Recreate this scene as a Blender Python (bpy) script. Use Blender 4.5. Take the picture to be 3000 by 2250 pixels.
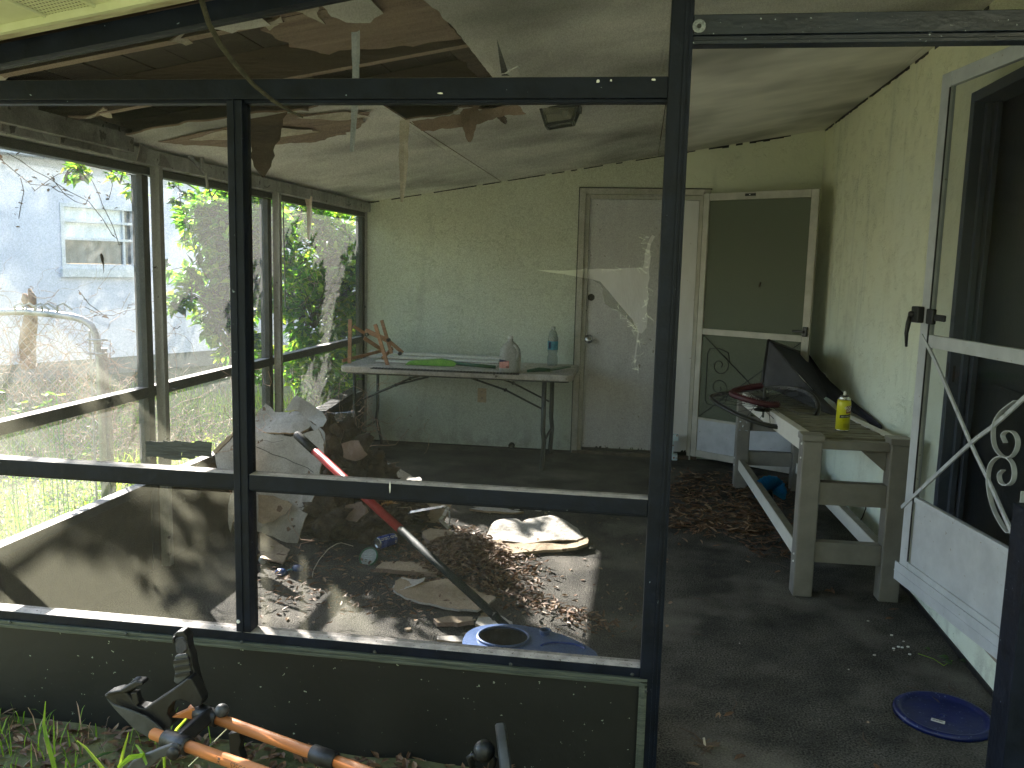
import bpy, math, random, mathutils
from mathutils import Vector, Matrix, noise, geometry

for o in list(bpy.data.objects): bpy.data.objects.remove(o)
scene = bpy.context.scene
COL = scene.collection
rad = math.radians

# ------------------------------------------------------------------ camera
CAMZ, FPX = 1.4858, 2525.94
_y, _p, _r = rad(8.2338), rad(7.7293), rad(1.4422)
FW = Vector((-math.sin(_y)*math.cos(_p), math.cos(_y)*math.cos(_p), -math.sin(_p)))
_rt = Vector((math.cos(_y), math.sin(_y), 0)); _up = _rt.cross(FW)
RT = _rt*math.cos(_r) + _up*math.sin(_r)
UP = -_rt*math.sin(_r) + _up*math.cos(_r)
CP = Vector((0, 0, CAMZ))
cd = bpy.data.cameras.new('camera'); cam = bpy.data.objects.new('camera', cd); COL.objects.link(cam)
cd.sensor_width = 36; cd.lens = FPX/3000*36; cd.clip_start = .05; cd.clip_end = 400
m = Matrix.Identity(3); m.col[0] = RT; m.col[1] = UP; m.col[2] = -FW
cam.matrix_world = Matrix.Translation(CP) @ m.to_4x4()
scene.camera = cam

# ------------------------------------------------------------------ light
SUN = Vector((-1, 1.12, .86)).normalized()          # towards the sun
elev = math.asin(SUN.z); azim = math.atan2(SUN.x, SUN.y)
w = bpy.data.worlds.new("World"); scene.world = w; w.use_nodes = True
nt = w.node_tree; nt.nodes.clear()
sk = nt.nodes.new('ShaderNodeTexSky'); sk.sky_type = 'NISHITA'; sk.sun_disc = False
sk.sun_elevation = elev; sk.sun_rotation = azim; sk.air_density = 1.3; sk.dust_density = .7
bg = nt.nodes.new('ShaderNodeBackground'); bg.inputs[1].default_value = .105
ow = nt.nodes.new('ShaderNodeOutputWorld')
nt.links.new(sk.outputs[0], bg.inputs[0]); nt.links.new(bg.outputs[0], ow.inputs[0])
sd = bpy.data.lights.new('sun', 'SUN'); sd.energy = 5.0; sd.angle = rad(.55); sd.color = (1, .95, .87)
so = bpy.data.objects.new('sun', sd); COL.objects.link(so)
so.rotation_euler = SUN.to_track_quat('Z', 'Y').to_euler()
scene.view_settings.view_transform = 'Standard'; scene.view_settings.look = 'None'
scene.view_settings.exposure = 3.2; scene.view_settings.gamma = 1
scene.view_settings.use_curve_mapping = False
scene.render.engine = 'CYCLES'
scene.cycles.max_bounces = 8; scene.cycles.diffuse_bounces = 5; scene.cycles.transparent_max_bounces = 24

# ------------------------------------------------------------------ measuring helpers: a sight line met with a real plane of the place
def ray(x, y): return FW + RT*((x-1500)/FPX) + UP*((1125-y)/FPX)
def onp(n, d, x, y):
    r = ray(x, y); n = Vector(n); return CP + r*((d-n.dot(CP))/n.dot(r))
def onX(v, x, y): return onp((1,0,0), v, x, y)
def onY(v, x, y): return onp((0,1,0), v, x, y)
def onZ(v, x, y): return onp((0,0,1), v, x, y)
def cz(x): return 2.350 + .165*x                       # ceiling height above a point
def onC(x, y, off=0): return onp((-.165, 0, 1), 2.350+off, x, y)

# ------------------------------------------------------------------ mesh builder
class MB:
    def __init__(s): s.v, s.f, s.m = [], [], []
    def add(s, vs, fs, mi=0):
        b = len(s.v); s.v += [tuple(v) for v in vs]
        for f in fs: s.f.append(tuple(b+i for i in f)); s.m.append(mi)
        return s
    def box(s, x0, x1, y0, y1, z0, z1, mi=0):
        return s.add([(x0,y0,z0),(x1,y0,z0),(x1,y1,z0),(x0,y1,z0),(x0,y0,z1),(x1,y0,z1),(x1,y1,z1),(x0,y1,z1)],
                     [(3,2,1,0),(4,5,6,7),(0,1,5,4),(1,2,6,5),(2,3,7,6),(3,0,4,7)], mi)
    def bar(s, a, b, w, h, up=(0,0,1), mi=0, taper=1):
        a, b = Vector(a), Vector(b); d = (b-a).normalized(); u = Vector(up)
        sd = d.cross(u)
        if sd.length < 1e-4: sd = d.cross(Vector((0,1,0)))
        sd.normalize(); u = sd.cross(d)
        vs = []
        for p, k in ((a,1),(b,taper)):
            for i, j in ((-1,-1),(1,-1),(1,1),(-1,1)): vs.append(p + sd*(i*w/2*k) + u*(j*h/2*k))
        return s.add(vs, [(3,2,1,0),(4,5,6,7),(0,1,5,4),(1,2,6,5),(2,3,7,6),(3,0,4,7)], mi)
    def tube(s, pts, r, n=8, mi=0, closed=False, squash=None):
        pts = [Vector(p) for p in pts]; N = len(pts)
        rs = r if isinstance(r, (list, tuple)) else [r]*N
        vs = []; u = None
        for i, p in enumerate(pts):
            t = (pts[(i+1) % N]-pts[i-1]) if closed else (pts[min(i+1, N-1)]-pts[max(i-1, 0)])
            if t.length < 1e-9: t = Vector((0,0,1))
            t.normalize()
            if u is None: u = t.orthogonal().normalized()
            u = (u - t*u.dot(t)); u = u.normalized() if u.length > 1e-6 else t.orthogonal().normalized()
            w = t.cross(u)
            for k in range(n):
                a = 2*math.pi*k/n; vs.append(p + u*(math.cos(a)*rs[i]) + w*(math.sin(a)*rs[i]))
        fs = []
        for i in range(N if closed else N-1):
            j = (i+1) % N
            for k in range(n): fs.append((i*n+k, i*n+(k+1) % n, j*n+(k+1) % n, j*n+k))
        if not closed: fs += [tuple(reversed(range(n))), tuple(range((N-1)*n, N*n))]
        return s.add(vs, fs, mi)
    def lathe(s, prof, n=24, M=None, mi=0, cap=True):
        M = M or Matrix.Identity(4); vs = []; fs = []
        for r, z in prof:
            for k in range(n):
                a = 2*math.pi*k/n; vs.append(M @ Vector((r*math.cos(a), r*math.sin(a), z)))
        for i in range(len(prof)-1):
            for k in range(n): fs.append((i*n+k, i*n+(k+1) % n, (i+1)*n+(k+1) % n, (i+1)*n+k))
        if cap: fs += [tuple(reversed(range(n))), tuple(range((len(prof)-1)*n, len(prof)*n))]
        return s.add(vs, fs, mi)
    def prism(s, pts, off, mi=0):
        off = Vector(off); n = len(pts); pts = [Vector(p) for p in pts]
        return s.add(pts+[p+off for p in pts], [tuple(reversed(range(n))), tuple(range(n, 2*n))] +
                     [(i, (i+1) % n, n+(i+1) % n, n+i) for i in range(n)], mi)
    def build(s, name, mats, parent=None, smooth=False, bevel=0, kind=None, label=None):
        me = bpy.data.meshes.new(name); me.from_pydata(s.v, [], s.f)
        mats = mats if isinstance(mats, (list, tuple)) else [mats]
        for q in mats: me.materials.append(q)
        if len(mats) > 1: me.polygons.foreach_set('material_index', s.m)
        if smooth: me.polygons.foreach_set('use_smooth', [True]*len(s.f))
        me.update()
        o = bpy.data.objects.new(name, me); COL.objects.link(o)
        if parent: attach(o, parent)
        if bevel:
            b = o.modifiers.new('bevel', 'BEVEL'); b.width = bevel; b.segments = 2; b.limit_method = 'ANGLE'
        if kind: o['kind'] = kind
        if label and parent: o['label'] = label
        return o

def attach(o, parent):
    o.parent = parent
    if parent.parent is None: o.matrix_parent_inverse = Matrix.Translation(-Vector(parent.location))
def thing(name, loc, label, cat, group=None):
    o = bpy.data.objects.new(name, None); COL.objects.link(o); o.location = loc; o.empty_display_size = .1
    o['label'] = label; o['category'] = cat
    if group: o['group'] = group
    return o
def tag(o, label, cat, group=None):
    o['label'] = label; o['category'] = cat
    if group: o['group'] = group
    return o
def dup(o, name=None):
    c = o.copy(); COL.objects.link(c)
    for ch in [x for x in COL.objects if x.parent is o]:
        d = ch.copy(); COL.objects.link(d); d.parent = c; d.matrix_parent_inverse = ch.matrix_parent_inverse.copy()
        for g in [x for x in COL.objects if x.parent is ch]:
            e = g.copy(); COL.objects.link(e); e.parent = d; e.matrix_parent_inverse = g.matrix_parent_inverse.copy()
    return c

# ------------------------------------------------------------------ materials
def mat(name, c1, c2=None, scale=8., rough=.7, bump=0., bscale=60., metal=0., stretch=(1,1,1), spots=None, spot_scale=40., spot_at=.7, spot_soft=.02, trans=0., detail=6., lo=.35, hi=.65, spec=.5, coat=0.):
    m = bpy.data.materials.new(name); m.use_nodes = True; t = m.node_tree; N = t.nodes; L = t.links
    b = N['Principled BSDF']; b.inputs['Roughness'].default_value = rough; b.inputs['Metallic'].default_value = metal
    b.inputs['Specular IOR Level'].default_value = spec; b.inputs['Coat Weight'].default_value = coat
    tc = N.new('ShaderNodeTexCoord'); mp = N.new('ShaderNodeMapping'); mp.inputs['Scale'].default_value = stretch
    L.new(tc.outputs['Object'], mp.inputs[0])
    col = None
    if c2:
        n = N.new('ShaderNodeTexNoise'); n.inputs['Scale'].default_value = scale; n.inputs['Detail'].default_value = detail; n.inputs['Roughness'].default_value = .62
        L.new(mp.outputs[0], n.inputs['Vector'])
        r = N.new('ShaderNodeValToRGB'); r.color_ramp.elements[0].position = lo; r.color_ramp.elements[1].position = hi
        r.color_ramp.elements[0].color = (*c1, 1); r.color_ramp.elements[1].color = (*c2, 1)
        L.new(n.outputs[0], r.inputs[0]); col = r.outputs[0]
        rr = N.new('ShaderNodeMapRange'); rr.inputs['To Min'].default_value = max(0, rough-.12); rr.inputs['To Max'].default_value = min(1, rough+.12)
        L.new(n.outputs[0], rr.inputs[0]); L.new(rr.outputs[0], b.inputs['Roughness'])
    if spots:
        n2 = N.new('ShaderNodeTexNoise'); n2.inputs['Scale'].default_value = spot_scale; n2.inputs['Detail'].default_value = 3
        L.new(tc.outputs['Object'], n2.inputs['Vector'])
        r2 = N.new('ShaderNodeValToRGB'); r2.color_ramp.elements[0].position = spot_at; r2.color_ramp.elements[1].position = min(1, spot_at+spot_soft)
        L.new(n2.outputs[0], r2.inputs[0])
        mx = N.new('ShaderNodeMix'); mx.data_type = 'RGBA'
        L.new(r2.outputs[0], mx.inputs[0])
        if col: L.new(col, mx.inputs[6])
        else: mx.inputs[6].default_value = (*c1, 1)
        mx.inputs[7].default_value = (*spots, 1); col = mx.outputs[2]
    if col: L.new(col, b.inputs['Base Color'])
    else: b.inputs['Base Color'].default_value = (*c1, 1)
    if bump:
        n3 = N.new('ShaderNodeTexNoise'); n3.inputs['Scale'].default_value = bscale; n3.inputs['Detail'].default_value = 5
        L.new(mp.outputs[0], n3.inputs['Vector'])
        bp = N.new('ShaderNodeBump'); bp.inputs['Strength'].default_value = min(1, bump); bp.inputs['Distance'].default_value = .01
        L.new(n3.outputs[0], bp.inputs['Height']); L.new(bp.outputs[0], b.inputs['Normal'])
    if trans:
        out = N['Material Output']; tr = N.new('ShaderNodeBsdfTranslucent'); ms = N.new('ShaderNodeMixShader'); ms.inputs[0].default_value = trans
        if col: L.new(col, tr.inputs[0])
        else: tr.inputs[0].default_value = (*c1, 1)
        L.new(b.outputs[0], ms.inputs[1]); L.new(tr.outputs[0], ms.inputs[2]); L.new(ms.outputs[0], out.inputs[0])
    return m

def stucco(name, top, low, z0, z1, ridge, fine, dirt=.5):
    """painted stucco: trowel ridges in relief, patchy paint, bounced light tinted in with height, mildew runs"""
    m = bpy.data.materials.new(name); m.use_nodes = True; t = m.node_tree; N = t.nodes; L = t.links
    b = N['Principled BSDF']; b.inputs['Roughness'].default_value = .82; b.inputs['Specular IOR Level'].default_value = .25
    tc = N.new('ShaderNodeTexCoord'); O = tc.outputs['Object']
    sx = N.new('ShaderNodeSeparateXYZ'); L.new(O, sx.inputs[0])
    def tex(sc, det=5, dist=0., vec=None, rough=.6):
        n = N.new('ShaderNodeTexNoise'); n.inputs['Scale'].default_value = sc; n.inputs['Detail'].default_value = det; n.inputs['Distortion'].default_value = dist
        n.inputs['Roughness'].default_value = rough; L.new(vec or O, n.inputs['Vector']); return n.outputs[0]
    def mth(op, a, c=None, d=None, cl=False):
        q = N.new('ShaderNodeMath'); q.operation = op; q.use_clamp = cl
        for i, v in enumerate((a, c, d)):
            if v is None: continue
            if isinstance(v, (int, float)): q.inputs[i].default_value = v
            else: L.new(v, q.inputs[i])
        return q.outputs[0]
    def mix(f, a, c):
        q = N.new('ShaderNodeMix'); q.data_type = 'RGBA'
        if isinstance(f, (int, float)): q.inputs[0].default_value = f
        else: L.new(f, q.inputs[0])
        for i, v in ((6, a), (7, c)):
            if isinstance(v, tuple): q.inputs[i].default_value = (*v, 1)
            else: L.new(v, q.inputs[i])
        return q.outputs[2]
    def ss(v, a, c):
        q = N.new('ShaderNodeMapRange'); q.interpolation_type = 'SMOOTHSTEP'; q.inputs[1].default_value = a; q.inputs[2].default_value = c
        L.new(v, q.inputs[0]); return q.outputs[0]
    g = mth('ADD', ss(sx.outputs[2], z0, z1), mth('MULTIPLY', mth('SUBTRACT', tex(1.3, 4), .5), 1.1), cl=True)  # yellower with height: bounced light partly put into the paint colour
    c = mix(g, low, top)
    c = mix(mth('MULTIPLY', ss(tex(2.6, 7), .48, .68), dirt*.6), c, tuple(q*.55 for q in low))
    mp = N.new('ShaderNodeMapping'); mp.inputs['Scale'].default_value = (7, 7, .7); L.new(O, mp.inputs[0])
    runs = ss(tex(1., 5, .4, mp.outputs[0]), .56, .74)
    c = mix(mth('MULTIPLY', runs, dirt*.55), c, (.10, .13, .11))
    specks = ss(tex(70, 3, .6), .70, .74)
    c = mix(mth('MULTIPLY', specks, mth('MULTIPLY', ss(tex(2.1, 3), .45, .6), .6)), c, (.05, .06, .03))
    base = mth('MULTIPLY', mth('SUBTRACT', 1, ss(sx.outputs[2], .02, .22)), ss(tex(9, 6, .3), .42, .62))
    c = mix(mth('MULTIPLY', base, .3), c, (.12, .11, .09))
    L.new(c, b.inputs['Base Color'])
    r1 = mth('ABSOLUTE', mth('SUBTRACT', tex(ridge, 4, 1.4), .5))
    r1 = mth('MULTIPLY', mth('SUBTRACT', 1, ss(r1, 0, .022)), ss(tex(ridge*.4, 3), .46, .60))
    h = mth('ADD', mth('MULTIPLY', r1, 1.0), mth('MULTIPLY', tex(fine, 6, .5), .9))
    bp = N.new('ShaderNodeBump'); bp.inputs['Strength'].default_value = .55; bp.inputs['Distance'].default_value = .006
    L.new(h, bp.inputs['Height']); L.new(bp.outputs[0], b.inputs['Normal'])
    return m

def screen_mat(name, cover, col, tl=.45, tcol=None):
    """woven insect screen: most light goes straight through, the strands catch the rest"""
    m = bpy.data.materials.new(name); m.use_nodes = True; t = m.node_tree; N = t.nodes; L = t.links; N.clear()
    out = N.new('ShaderNodeOutputMaterial'); tr = N.new('ShaderNodeBsdfTransparent')
    df = N.new('ShaderNodeBsdfDiffuse'); df.inputs[0].default_value = (*col, 1)
    tl_ = N.new('ShaderNodeBsdfTranslucent'); tl_.inputs[0].default_value = (*(tcol or col), 1)
    a = N.new('ShaderNodeMixShader'); a.inputs[0].default_value = tl; L.new(df.outputs[0], a.inputs[1]); L.new(tl_.outputs[0], a.inputs[2])
    tc = N.new('ShaderNodeTexCoord'); sx = N.new('ShaderNodeSeparateXYZ'); L.new(tc.outputs['Object'], sx.inputs[0])
    # strands: 1.6 mm pitch in both directions plus dirt
    def wv(s, k):
        q = N.new('ShaderNodeMath'); q.operation = 'MULTIPLY'; q.inputs[1].default_value = k; L.new(s, q.inputs[0])
        e = N.new('ShaderNodeMath'); e.operation = 'SINE'; L.new(q.outputs[0], e.inputs[0]); return e.outputs[0]
    ad = N.new('ShaderNodeMath'); ad.operation = 'ADD'; L.new(sx.outputs[0], ad.inputs[0]); L.new(sx.outputs[1], ad.inputs[1])
    s1, s2 = wv(ad.outputs[0], 2*math.pi/.0019), wv(sx.outputs[2], 2*math.pi/.0019)
    mxm = N.new('ShaderNodeMath'); mxm.operation = 'MAXIMUM'; L.new(s1, mxm.inputs[0]); L.new(s2, mxm.inputs[1])
    nz = N.new('ShaderNodeTexNoise'); nz.inputs['Scale'].default_value = 330; nz.inputs['Detail'].default_value = 8; nz.inputs['Roughness'].default_value = .75; L.new(tc.outputs['Object'], nz.inputs['Vector'])
    f1 = N.new('ShaderNodeMapRange'); f1.inputs[1].default_value = -1; f1.inputs[2].default_value = 1; f1.inputs[3].default_value = cover*.45; f1.inputs[4].default_value = cover*1.35; L.new(mxm.outputs[0], f1.inputs[0])
    f2 = N.new('ShaderNodeMapRange'); f2.inputs[1].default_value = .3; f2.inputs[2].default_value = .75; f2.inputs[3].default_value = .6; f2.inputs[4].default_value = 1.5; L.new(nz.outputs[0], f2.inputs[0])
    fm = N.new('ShaderNodeMath'); fm.operation = 'MULTIPLY'; fm.use_clamp = True; L.new(f1.outputs[0], fm.inputs[0]); L.new(f2.outputs[0], fm.inputs[1])
    ms = N.new('ShaderNodeMixShader'); L.new(fm.outputs[0], ms.inputs[0]); L.new(tr.outputs[0], ms.inputs[1]); L.new(a.outputs[0], ms.inputs[2])
    L.new(ms.outputs[0], out.inputs[0]); return m

def glass_mat(name, col, through=.5, rough=.05):
    m = bpy.data.materials.new(name); m.use_nodes = True; t = m.node_tree; N = t.nodes; L = t.links; N.clear()
    out = N.new('ShaderNodeOutputMaterial'); tr = N.new('ShaderNodeBsdfTransparent'); tr.inputs[0].default_value = (*col, 1)
    gl = N.new('ShaderNodeBsdfGlossy'); gl.inputs[1].default_value = rough; gl.inputs[0].default_value = (.9, .9, .9, 1)
    df = N.new('ShaderNodeBsdfDiffuse'); df.inputs[0].default_value = (.3, .3, .28, 1)
    fr = N.new('ShaderNodeFresnel'); fr.inputs[0].default_value = 1.18
    a = N.new('ShaderNodeMixShader'); a.inputs[0].default_value = 1-through; L.new(tr.outputs[0], a.inputs[1]); L.new(df.outputs[0], a.inputs[2])
    b = N.new('ShaderNodeMixShader'); b.inputs[0].default_value = .035; L.new(a.outputs[0], b.inputs[1]); L.new(gl.outputs[0], b.inputs[2])
    L.new(b.outputs[0], out.inputs[0]); return m

BLUE = mat('painted_aluminium_blue', (.0026,.0045,.010), (.006,.0095,.020), 14, .5, .25, 40, spots=(.20,.25,.30), spot_scale=55, spot_at=.745, spec=.22)
CAPM = mat('pale_rail_top', (.30,.27,.25), (.52,.47,.44), 30, .75, .3, 80, spots=(.12,.10,.08), spot_scale=120, spot_at=.64)  # top faces much paler than the rail sides
TRIM = mat('bare_grooved_strip', (.045,.058,.050), (.11,.125,.105), 30, .55, .3, 60, metal=.2, stretch=(.3,1,6))
PANEL = mat('kick_panel_paint', (.0036,.0040,.0034), (.0075,.008,.0062), 5, .6, .15, 30, spots=(.24,.27,.22), spot_scale=75, spot_at=.715)
OLIVE = mat('olive_aluminium', (.028,.032,.030), (.055,.055,.048), 16, .5, .2, 40, spots=(.2,.2,.18), spot_scale=60, spot_at=.73)
WOODP = mat('weathered_white_wood', (.26,.26,.245), (.42,.42,.40), 12, .8, .5, 40, stretch=(1,1,.25), spots=(.09,.08,.07), spot_scale=26, spot_at=.68)
WOODG = mat('grey_peeling_wood', (.10,.095,.09), (.30,.29,.27), 7, .85, .6, 40, spots=(.05,.045,.04), spot_scale=14, spot_at=.62)
KICKIN = mat('inner_kick_panel', (.045,.040,.026), (.085,.072,.048), 9, .7, .4, 120)
SCREEN = screen_mat('insect_screen', .37, (.032,.033,.032), .5, (.15,.147,.11))
SCREENL = screen_mat('side_insect_screen', .17, (.06,.06,.055), .5, (.5,.5,.48))
SCREEND = screen_mat('dark_insect_screen', .66, (.19,.21,.165), .2)
FLAPM = screen_mat('folded_screen', .62, (.16,.16,.155))
FRAY = mat('frayed_strands', (.45,.45,.42), (.6,.6,.56), 60, .8)
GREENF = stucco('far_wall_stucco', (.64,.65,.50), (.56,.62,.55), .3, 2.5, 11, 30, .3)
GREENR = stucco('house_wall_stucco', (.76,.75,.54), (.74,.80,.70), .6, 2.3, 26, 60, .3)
CEIL = mat('dirty_ceiling_paint', (.56,.54,.50), (.78,.75,.69), 1.6, .8, .04, 12, stretch=(.8,1.2,1), spots=(.22,.215,.20), spot_scale=1.15, spot_at=.50, spot_soft=.26, lo=.33, hi=.60, detail=3.)
PLY = mat('brown_bare_layer', (.20,.135,.10), (.33,.235,.18), 6, .85, .5, 40, stretch=(.5,3,1))
PAPER = mat('torn_paper_cream', (.42,.36,.28), (.62,.57,.48), 9, .85, .5, 30)
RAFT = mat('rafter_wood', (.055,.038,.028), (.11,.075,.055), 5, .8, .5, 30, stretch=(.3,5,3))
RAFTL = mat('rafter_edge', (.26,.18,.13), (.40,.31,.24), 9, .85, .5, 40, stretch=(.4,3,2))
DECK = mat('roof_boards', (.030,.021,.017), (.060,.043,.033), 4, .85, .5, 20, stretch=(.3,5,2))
CARPET = None
DOORW = mat('door_white_paint', (.56,.55,.55), (.62,.61,.62), 5, .6, .12, 40, stretch=(2,2,.6), spots=(.32,.28,.24), spot_scale=22, spot_at=.72)
FRAMEW = mat('frame_offwhite', (.36,.34,.29), (.48,.46,.41), 8, .55, .2, 40, spots=(.2,.16,.12), spot_scale=60, spot_at=.72)
ALW = mat('white_aluminium', (.40,.42,.46), (.50,.52,.56), 10, .4, .15, 30, spots=(.3,.28,.26), spot_scale=48, spot_at=.70)
BLACKP = mat('black_plastic', (.005,.005,.006), (.011,.011,.012), 30, .5, .15, 60)
BLACKM = mat('black_metal', (.007,.008,.008), (.016,.018,.017), 30, .45, .2, 60)
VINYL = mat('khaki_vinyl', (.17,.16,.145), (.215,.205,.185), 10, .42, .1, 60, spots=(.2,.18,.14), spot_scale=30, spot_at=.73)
VINYLD = mat('dirty_vinyl_slats', (.11,.10,.07), (.20,.185,.14), 12, .6, .3, 60)
TABLEM = mat('table_plastic', (.34,.31,.28), (.50,.47,.43), 14, .6, .25, 60, spots=(.13,.11,.09), spot_scale=24, spot_at=.66)
STEEL = mat('table_leg_steel', (.018,.024,.024), (.040,.046,.046), 20, .45, .2, 60)
ORANGEW = mat('stained_rack_wood', (.27,.135,.07), (.42,.22,.12), 14, .55, .25, 50, stretch=(1,1,3))
WHITEP = mat('white_plastic', (.62,.62,.60), (.74,.74,.72), 12, .5, .1, 60)
LIME = mat('lime_plastic', (.10,.30,.03), (.20,.44,.06), 14, .5, .2, 60)
DGREEN = mat('dark_green_plastic', (.006,.06,.03), (.012,.10,.05), 14, .4)
BUCKET = mat('blue_plastic', (.045,.085,.20), (.08,.13,.27), 10, .35, .1, 40, spots=(.22,.25,.30), spot_scale=50, spot_at=.7)
LIDB = mat('lid_blue', (.003,.008,.060), (.005,.013,.10), 14, .35, .1, 60, spots=(.10,.13,.22), spot_scale=90, spot_at=.66)
RED = mat('red_paint', (.26,.012,.014), (.36,.02,.02), 20, .4)
PLASTER = mat('plaster_board_white', (.36,.335,.295), (.54,.51,.46), 8, .85, .5, 40, spots=(.22,.15,.10), spot_scale=16, spot_at=.665)
PLASTERB = mat('plaster_back_tan', (.27,.20,.125), (.43,.335,.225), 7, .85, .5, 40, spots=(.16,.10,.06), spot_scale=14, spot_at=.66)
CLOTHG = mat('grey_torn_sheet', (.30,.29,.27), (.44,.43,.41), 6, .85, .4, 30)
INSUL = mat('brown_insulation', (.030,.021,.013), (.105,.072,.042), 16, .95, 1., 70)
DEADL = mat('dead_leaf', (.055,.030,.016), (.19,.105,.058), 30, .7, trans=.15)
DEADP = mat('pale_dead_leaf', (.16,.10,.06), (.34,.23,.14), 30, .6, trans=.15)
LEAFG = mat('green_leaf', (.07,.22,.015), (.20,.42,.04), 22, .4, trans=.75)
LEAFY = mat('yellow_green_leaf', (.30,.50,.03), (.55,.66,.07), 22, .5, trans=.75)
LEAFD = mat('dark_leaf', (.020,.055,.014), (.05,.10,.025), 22, .4, trans=.35)
GRASSM = mat('grass_blade', (.12,.27,.015), (.32,.48,.04), 14, .5, trans=.55)
BARK = mat('bark', (.06,.045,.035), (.15,.11,.08), 20, .9, .8, 60)
VINE = mat('dry_vine', (.34,.20,.14), (.58,.42,.32), 20, .85)
STEMD = mat('dark_twig', (.035,.025,.02), (.09,.06,.045), 20, .85)
SOIL = mat('lawn_soil', (.06,.07,.02), (.17,.16,.07), 5, .95, .8, 40)
NEIGH = mat('neighbour_pale_blue_stucco', (.68,.69,.80), (.76,.77,.88), 3, .85, .08, 40)
NEIGHB = mat('neighbour_foundation', (.14,.15,.14), (.22,.23,.21), 5, .9, .4, 30)
GALV = mat('galvanised_tube', (.38,.38,.36), (.55,.55,.52), 20, .4, .2, 60, metal=.55)
ORANGE = mat('orange_tube_paint', (.40,.135,.035), (.44,.155,.042), 16, .38, .1, 60, spots=(.22,.10,.04), spot_scale=60, spot_at=.71)
NAVYC = mat('navy_cloth', (.010,.012,.030), (.018,.020,.042), 8, .85, .3, 200)
GREYC = mat('charcoal_cloth', (.035,.035,.042), (.055,.055,.062), 8, .9, .3, 200)
MAROON = mat('maroon_tyre', (.035,.005,.010), (.065,.009,.016), 20, .6)
CHROME = mat('dull_chrome', (.5,.5,.5), (.7,.7,.7), 20, .25, metal=.9)
SOFFIT = None
DARKIN = mat('dark_interior_door', (.004,.007,.013), (.008,.012,.020), 6, .35, .1, 40)
JAMB = mat('grey_blue_jamb', (.035,.045,.065), (.055,.070,.098), 6, .5, .1, 40)

def carpet_mat():
    m = mat('charcoal_carpet', (.036,.036,.035), (.085,.082,.077), 3.5, .95, 0)
    t = m.node_tree; N = t.nodes; L = t.links; b = N['Principled BSDF']; b.inputs['Specular IOR Level'].default_value = .1
    tc = N['Texture Coordinate']
    f = N.new('ShaderNodeTexNoise'); f.inputs['Scale'].default_value = 150; f.inputs['Detail'].default_value = 5; L.new(tc.outputs['Object'], f.inputs['Vector'])
    bp = N.new('ShaderNodeBump'); bp.inputs['Strength'].default_value = 1; bp.inputs['Distance'].default_value = .012; L.new(f.outputs[0], bp.inputs['Height']); L.new(bp.outputs[0], b.inputs['Normal'])
    src = b.inputs['Base Color'].links[0].from_socket
    r = N.new('ShaderNodeValToRGB'); r.color_ramp.elements[0].position = .3; r.color_ramp.elements[1].position = .75
    r.color_ramp.elements[0].color = (.10,.10,.10,1); r.color_ramp.elements[1].color = (2.5,2.45,2.3,1); L.new(f.outputs[0], r.inputs[0])
    mx = N.new('ShaderNodeMix'); mx.data_type = 'RGBA'; mx.blend_type = 'MULTIPLY'; mx.inputs[0].default_value = 1
    L.new(src, mx.inputs[6]); L.new(r.outputs[0], mx.inputs[7])
    g = N.new('ShaderNodeTexNoise'); g.inputs['Scale'].default_value = 2.2; g.inputs['Detail'].default_value = 7; L.new(tc.outputs['Object'], g.inputs['Vector'])
    gr = N.new('ShaderNodeValToRGB'); gr.color_ramp.elements[0].position = .5; gr.color_ramp.elements[1].position = .72
    gr.color_ramp.elements[0].color = (0,0,0,1); gr.color_ramp.elements[1].color = (.6,.6,.6,1); L.new(g.outputs[0], gr.inputs[0])
    m2 = N.new('ShaderNodeMix'); m2.data_type = 'RGBA'; L.new(gr.outputs[0], m2.inputs[0]); L.new(mx.outputs[2], m2.inputs[6]); m2.inputs[7].default_value = (.24,.22,.19,1)
    L.new(m2.outputs[2], b.inputs['Base Color']); return m
CARPET = carpet_mat()

def soffit_mat():
    m = mat('perforated_soffit', (.50,.52,.30), (.58,.60,.38), 6, .5, .1, 40)
    t = m.node_tree; N = t.nodes; L = t.links; b = N['Principled BSDF']; tc = N['Texture Coordinate']
    mp = N.new('ShaderNodeMapping'); mp.inputs['Scale'].default_value = (110, 55, 0); L.new(tc.outputs['Object'], mp.inputs[0])
    fr = N.new('ShaderNodeVectorMath'); fr.operation = 'FRACTION'; L.new(mp.outputs[0], fr.inputs[0])
    sb = N.new('ShaderNodeVectorMath'); sb.operation = 'SUBTRACT'; sb.inputs[1].default_value = (.5,.5,0); L.new(fr.outputs[0], sb.inputs[0])
    ln = N.new('ShaderNodeVectorMath'); ln.operation = 'LENGTH'; L.new(sb.outputs[0], ln.inputs[0])
    lt = N.new('ShaderNodeMath'); lt.operation = 'LESS_THAN'; lt.inputs[1].default_value = .24; L.new(ln.outputs['Value'], lt.inputs[0])
    src = b.inputs['Base Color'].links[0].from_socket
    mx = N.new('ShaderNodeMix'); mx.data_type = 'RGBA'; L.new(lt.outputs[0], mx.inputs[0]); L.new(src, mx.inputs[6]); mx.inputs[7].default_value = (.07,.06,.03,1)
    L.new(mx.outputs[2], b.inputs['Base Color']); return m
SOFFH = soffit_mat()
SOFFIT = mat('plain_soffit', (.50,.52,.30), (.60,.62,.40), 6, .5, .1, 40)
TRIMY = mat('stained_trim_board', (.24,.19,.12), (.60,.58,.40), 5, .7, .4, 30, stretch=(1,3,3))

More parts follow.
